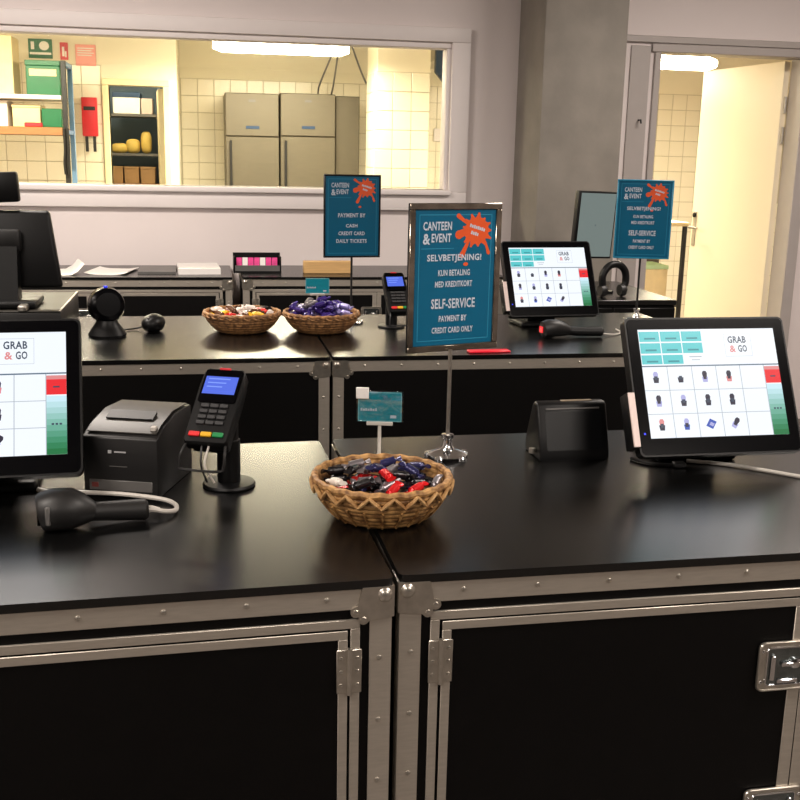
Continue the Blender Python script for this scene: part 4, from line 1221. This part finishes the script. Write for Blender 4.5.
def crate(name, label, cat, x0, x1, y0, y1, z0, z1, m, lidm=None, lid=0.03, band=None):
    t = thing(name, label, cat, ((x0+x1)/2, y0, z0))
    hw, dp, hh = (x1-x0)/2, y1-y0, z1-z0
    MB().rbox(-hw, hw, 0, dp, 0, hh-(lid if lidm else 0)-0.0003, 0.004, 1).build('body', m, t)
    if lidm: MB().rbox(-hw-0.004, hw+0.004, -0.004, dp+0.004, hh-lid, hh, 0.003, 1).build('lid', lidm, t)
    if band: MB().rbox(-hw*0.8, hw*0.8, -0.002, 0.0, hh*0.55, hh*0.75, 0.0008, 1).build('label_band', band, t)
    return t
crate('green_crate', 'green plastic crate with a pale band on the top shelf', 'crate', -1.215, -0.985, 8.04, 8.36, 1.965, 2.20, GREEN, GREEN, 0.035, CREAM)
crate('carton', 'tall cream carton at the left end of the top shelf', 'carton', -1.62, -1.30, 8.05, 8.35, 1.965, 2.36, CREAM, None)
crate('green_box', 'small green box on the brown lower shelf', 'box', -1.125, -0.99, 8.06, 8.25, 1.745, 1.875, GREEN, None)
crate('carton', 'pale carton on the brown lower shelf', 'carton', -1.33, -1.14, 8.1, 8.35, 1.745, 1.90, CREAM, CREAM, 0.02)
crate('carton', 'white carton at the left end of the brown lower shelf', 'carton', -1.62, -1.36, 8.08, 8.35, 1.745, 1.925, PAPER, None)
h = MB().rbox(-0.06, 0.06, 0, 0.04, 0, 0.03, 0.006, 1).build('red_packet', RED, None, (-1.18, 8.01, 1.745)); tag(h, 'small red packet in front of the cartons on the lower shelf', 'packet')
for k, (x_, c_) in enumerate(((-0.969, CABLEB), (-0.945, PLASM))):
    b = MB().tube(smooth_path([(x_, 7.985, 1.74), (x_+0.004, 7.97, 1.6), (x_-0.004, 7.97, 1.5), (x_, 7.975, 1.42)], 5), 0.0100, 8, radii=None)
    tag(b.build('hanging_strap', c_), 'black strap hanging from the rack end, %s of two' % ('left' if k == 0 else 'right'), 'strap', 'hanging straps')
b = MB().prism(rrect(-0.07, 0.07, -0.035, 0.035, 0.02), 0, 0.03)
tag(b.build('orange_cloth', mat('peach_cloth', (238, 190, 140), 0.8, var=0.1), None, (-0.85, 8.02, 1.73)), 'peach coloured cloth bundle at the rack end', 'cloth') if False else None

def wall_sign(name, label, cat, x0, x1, z0, z1, face, extra):
    t = thing(name, label, cat, ((x0+x1)/2, 9.0-0.0085, (z0+z1)/2))
    hw, hh = (x1-x0)/2, (z1-z0)/2
    MB().rbox(-hw, hw, -0.006, 0, -hh, hh, 0.001, 1).build('plate', face, t)
    b = MB(); extra(b, hw, hh); b.build('symbol', PAPER, t, smooth=False)
    return t
def sg_green(b, hw, hh):
    b.rect(-hw*0.78, -hw*0.5, -hh*0.1, hh*0.7, -0.0064)
    n = 16; b.flat([(hw*0.32+hw*0.42*math.cos(2*PI*i/n), hh*0.3+hh*0.48*math.sin(2*PI*i/n)) for i in range(n)], -0.0064)
    b.rect(-hw*0.9, hw*0.9, -hh*0.62, -hh*0.38, -0.0064)
def sg_red(b, hw, hh):
    b.rect(-hw*0.5, hw*0.1, -hh*0.6, hh*0.5, -0.0064); b.rect(hw*0.2, hw*0.6, -hh*0.7, 0, -0.0064)
def sg_notice(b, hw, hh):
    for i in range(4): b.rect(-hw*0.8, hw*(0.8-0.2*(i % 2)), hh*(0.6-0.22*i), hh*(0.7-0.22*i), -0.0064)
wall_sign('safety_sign', 'green and white first aid sign on the kitchen wall', 'sign', -1.327, -1.148, 2.285, 2.43, GREEN, sg_green)
wall_sign('safety_sign', 'narrow red and white fire sign on the kitchen wall', 'sign', -1.09, -1.03, 2.28, 2.41, RED, sg_red)
wall_sign('wall_notice', 'pink notice with white lines on the kitchen wall', 'notice', -0.975, -0.82, 2.24, 2.40, PINK, sg_notice)
t = thing('fire_blanket', 'red fire blanket box with pull tapes on the tiled wall', 'fire blanket', (-0.885, 8.988, 1.70))
MB().rbox(-0.06, 0.06, -0.04, 0, 0.0, 0.30, 0.006, 2).build('case', RED, t)
MB().rect(-0.045, 0.045, 0.2, 0.23, -0.0405).build('label_panel', PLASM, t)
for x_ in (-0.03, 0.03): MB().rbox(x_-0.012, x_+0.012, -0.03, -0.024, -0.12, -0.0005, 0.001, 1).build('pull_tape', PLASM, t)

# storeroom rack and goods
t = thing('store_rack', 'grey metal rack inside the storeroom', 'shelf rack', (-0.66, 10.15, 0))
for z_ in (1.27, 1.545, 1.895): MB().rbox(-0.34, 0.26, 0, 0.45, z_, z_+0.025, 0.003, 1).build('shelf', GREYP if z_ > 1.3 else WOODB, t)
for x_ in (-0.365, 0.2602):
    for y_ in (0, 0.42): MB().rbox(x_, x_+0.025, y_, y_+0.025, 0, 2.3, 0.002, 1).build('upright', BLUEGREY, t)
crate('storage_box', 'white storage box with a blue lid on the storeroom rack', 'box', -0.80, -0.56, 10.2, 10.5, 1.92, 2.11, PAPER, NAVY, 0.045)
crate('storage_box', 'pale pink carton right of the blue lidded box', 'box', -0.55, -0.45, 10.2, 10.5, 1.92, 2.06, mat('pale_pink_carton', (206, 184, 176), 0.6), None)
for k, (x_, w_, h_) in enumerate(((-0.76, 0.075, 0.09), (-0.64, 0.065, 0.13), (-0.52, 0.05, 0.2))):
    bm = bmesh.new(); bmesh.ops.create_uvsphere(bm, u_segments=16, v_segments=10, radius=1)
    for v in bm.verts:
        v.co = (math.copysign(abs(v.co.x)**0.7, v.co.x)*w_, math.copysign(abs(v.co.y)**0.7, v.co.y)*0.07, (math.copysign(abs(v.co.z)**0.6, v.co.z)+1)*h_/2)
    o = MB().frombm(bm).build('food_sack', YEL, None, (x_, 10.32, 1.57)); tag(o, ['low', 'medium', 'tall'][k]+' yellow sack on the middle shelf of the storeroom rack', 'sack', 'yellow sacks')
for k, x_ in enumerate((-0.8, -0.655, -0.51)):
    crate('cardboard_box', ['left', 'middle', 'right'][k]+' brown cardboard box on the lowest visible storeroom shelf', 'box', x_-0.065, x_+0.065, 10.2, 10.5, 1.295, 1.45, CARD, CARD, 0.02)['group'] = 'cardboard boxes'

# ---- seen through the open door
t = thing('steel_trolley', 'steel kitchen trolley behind the doorway sign', 'trolley', (3.50, 7.55, 0))
MB().rbox(-0.35, 0.12, 0, 0.5, 1.12, 1.15, 0.004, 1).build('top', CREAM, t)
MB().rbox(-0.35, 0.12, 0.02, 0.5, 0.5, 0.53, 0.004, 1).build('shelf', STEEL, t)
MB().rbox(-0.33, 0.10, 0.44, 0.46, 0.535, 1.115, 0.003, 1).build('back_panel', STEEL, t)
for x_ in (-0.34, 0.08):
    for y_ in (0.0, 0.465):
        MB().rbox(x_, x_+0.03, y_, y_+0.03, 0.0, 1.1195, 0.003, 1).build('leg', PLASM if x_ > 0 and y_ == 0 else STEEL, t)
crate('plastic_tub', 'cream and green plastic tub standing on the trolley shelf', 'tub', 3.20, 3.50, 7.6, 7.9, 0.53, 0.82, CREAM, mat('pale_green_lid', (176, 206, 160), 0.5), 0.03)
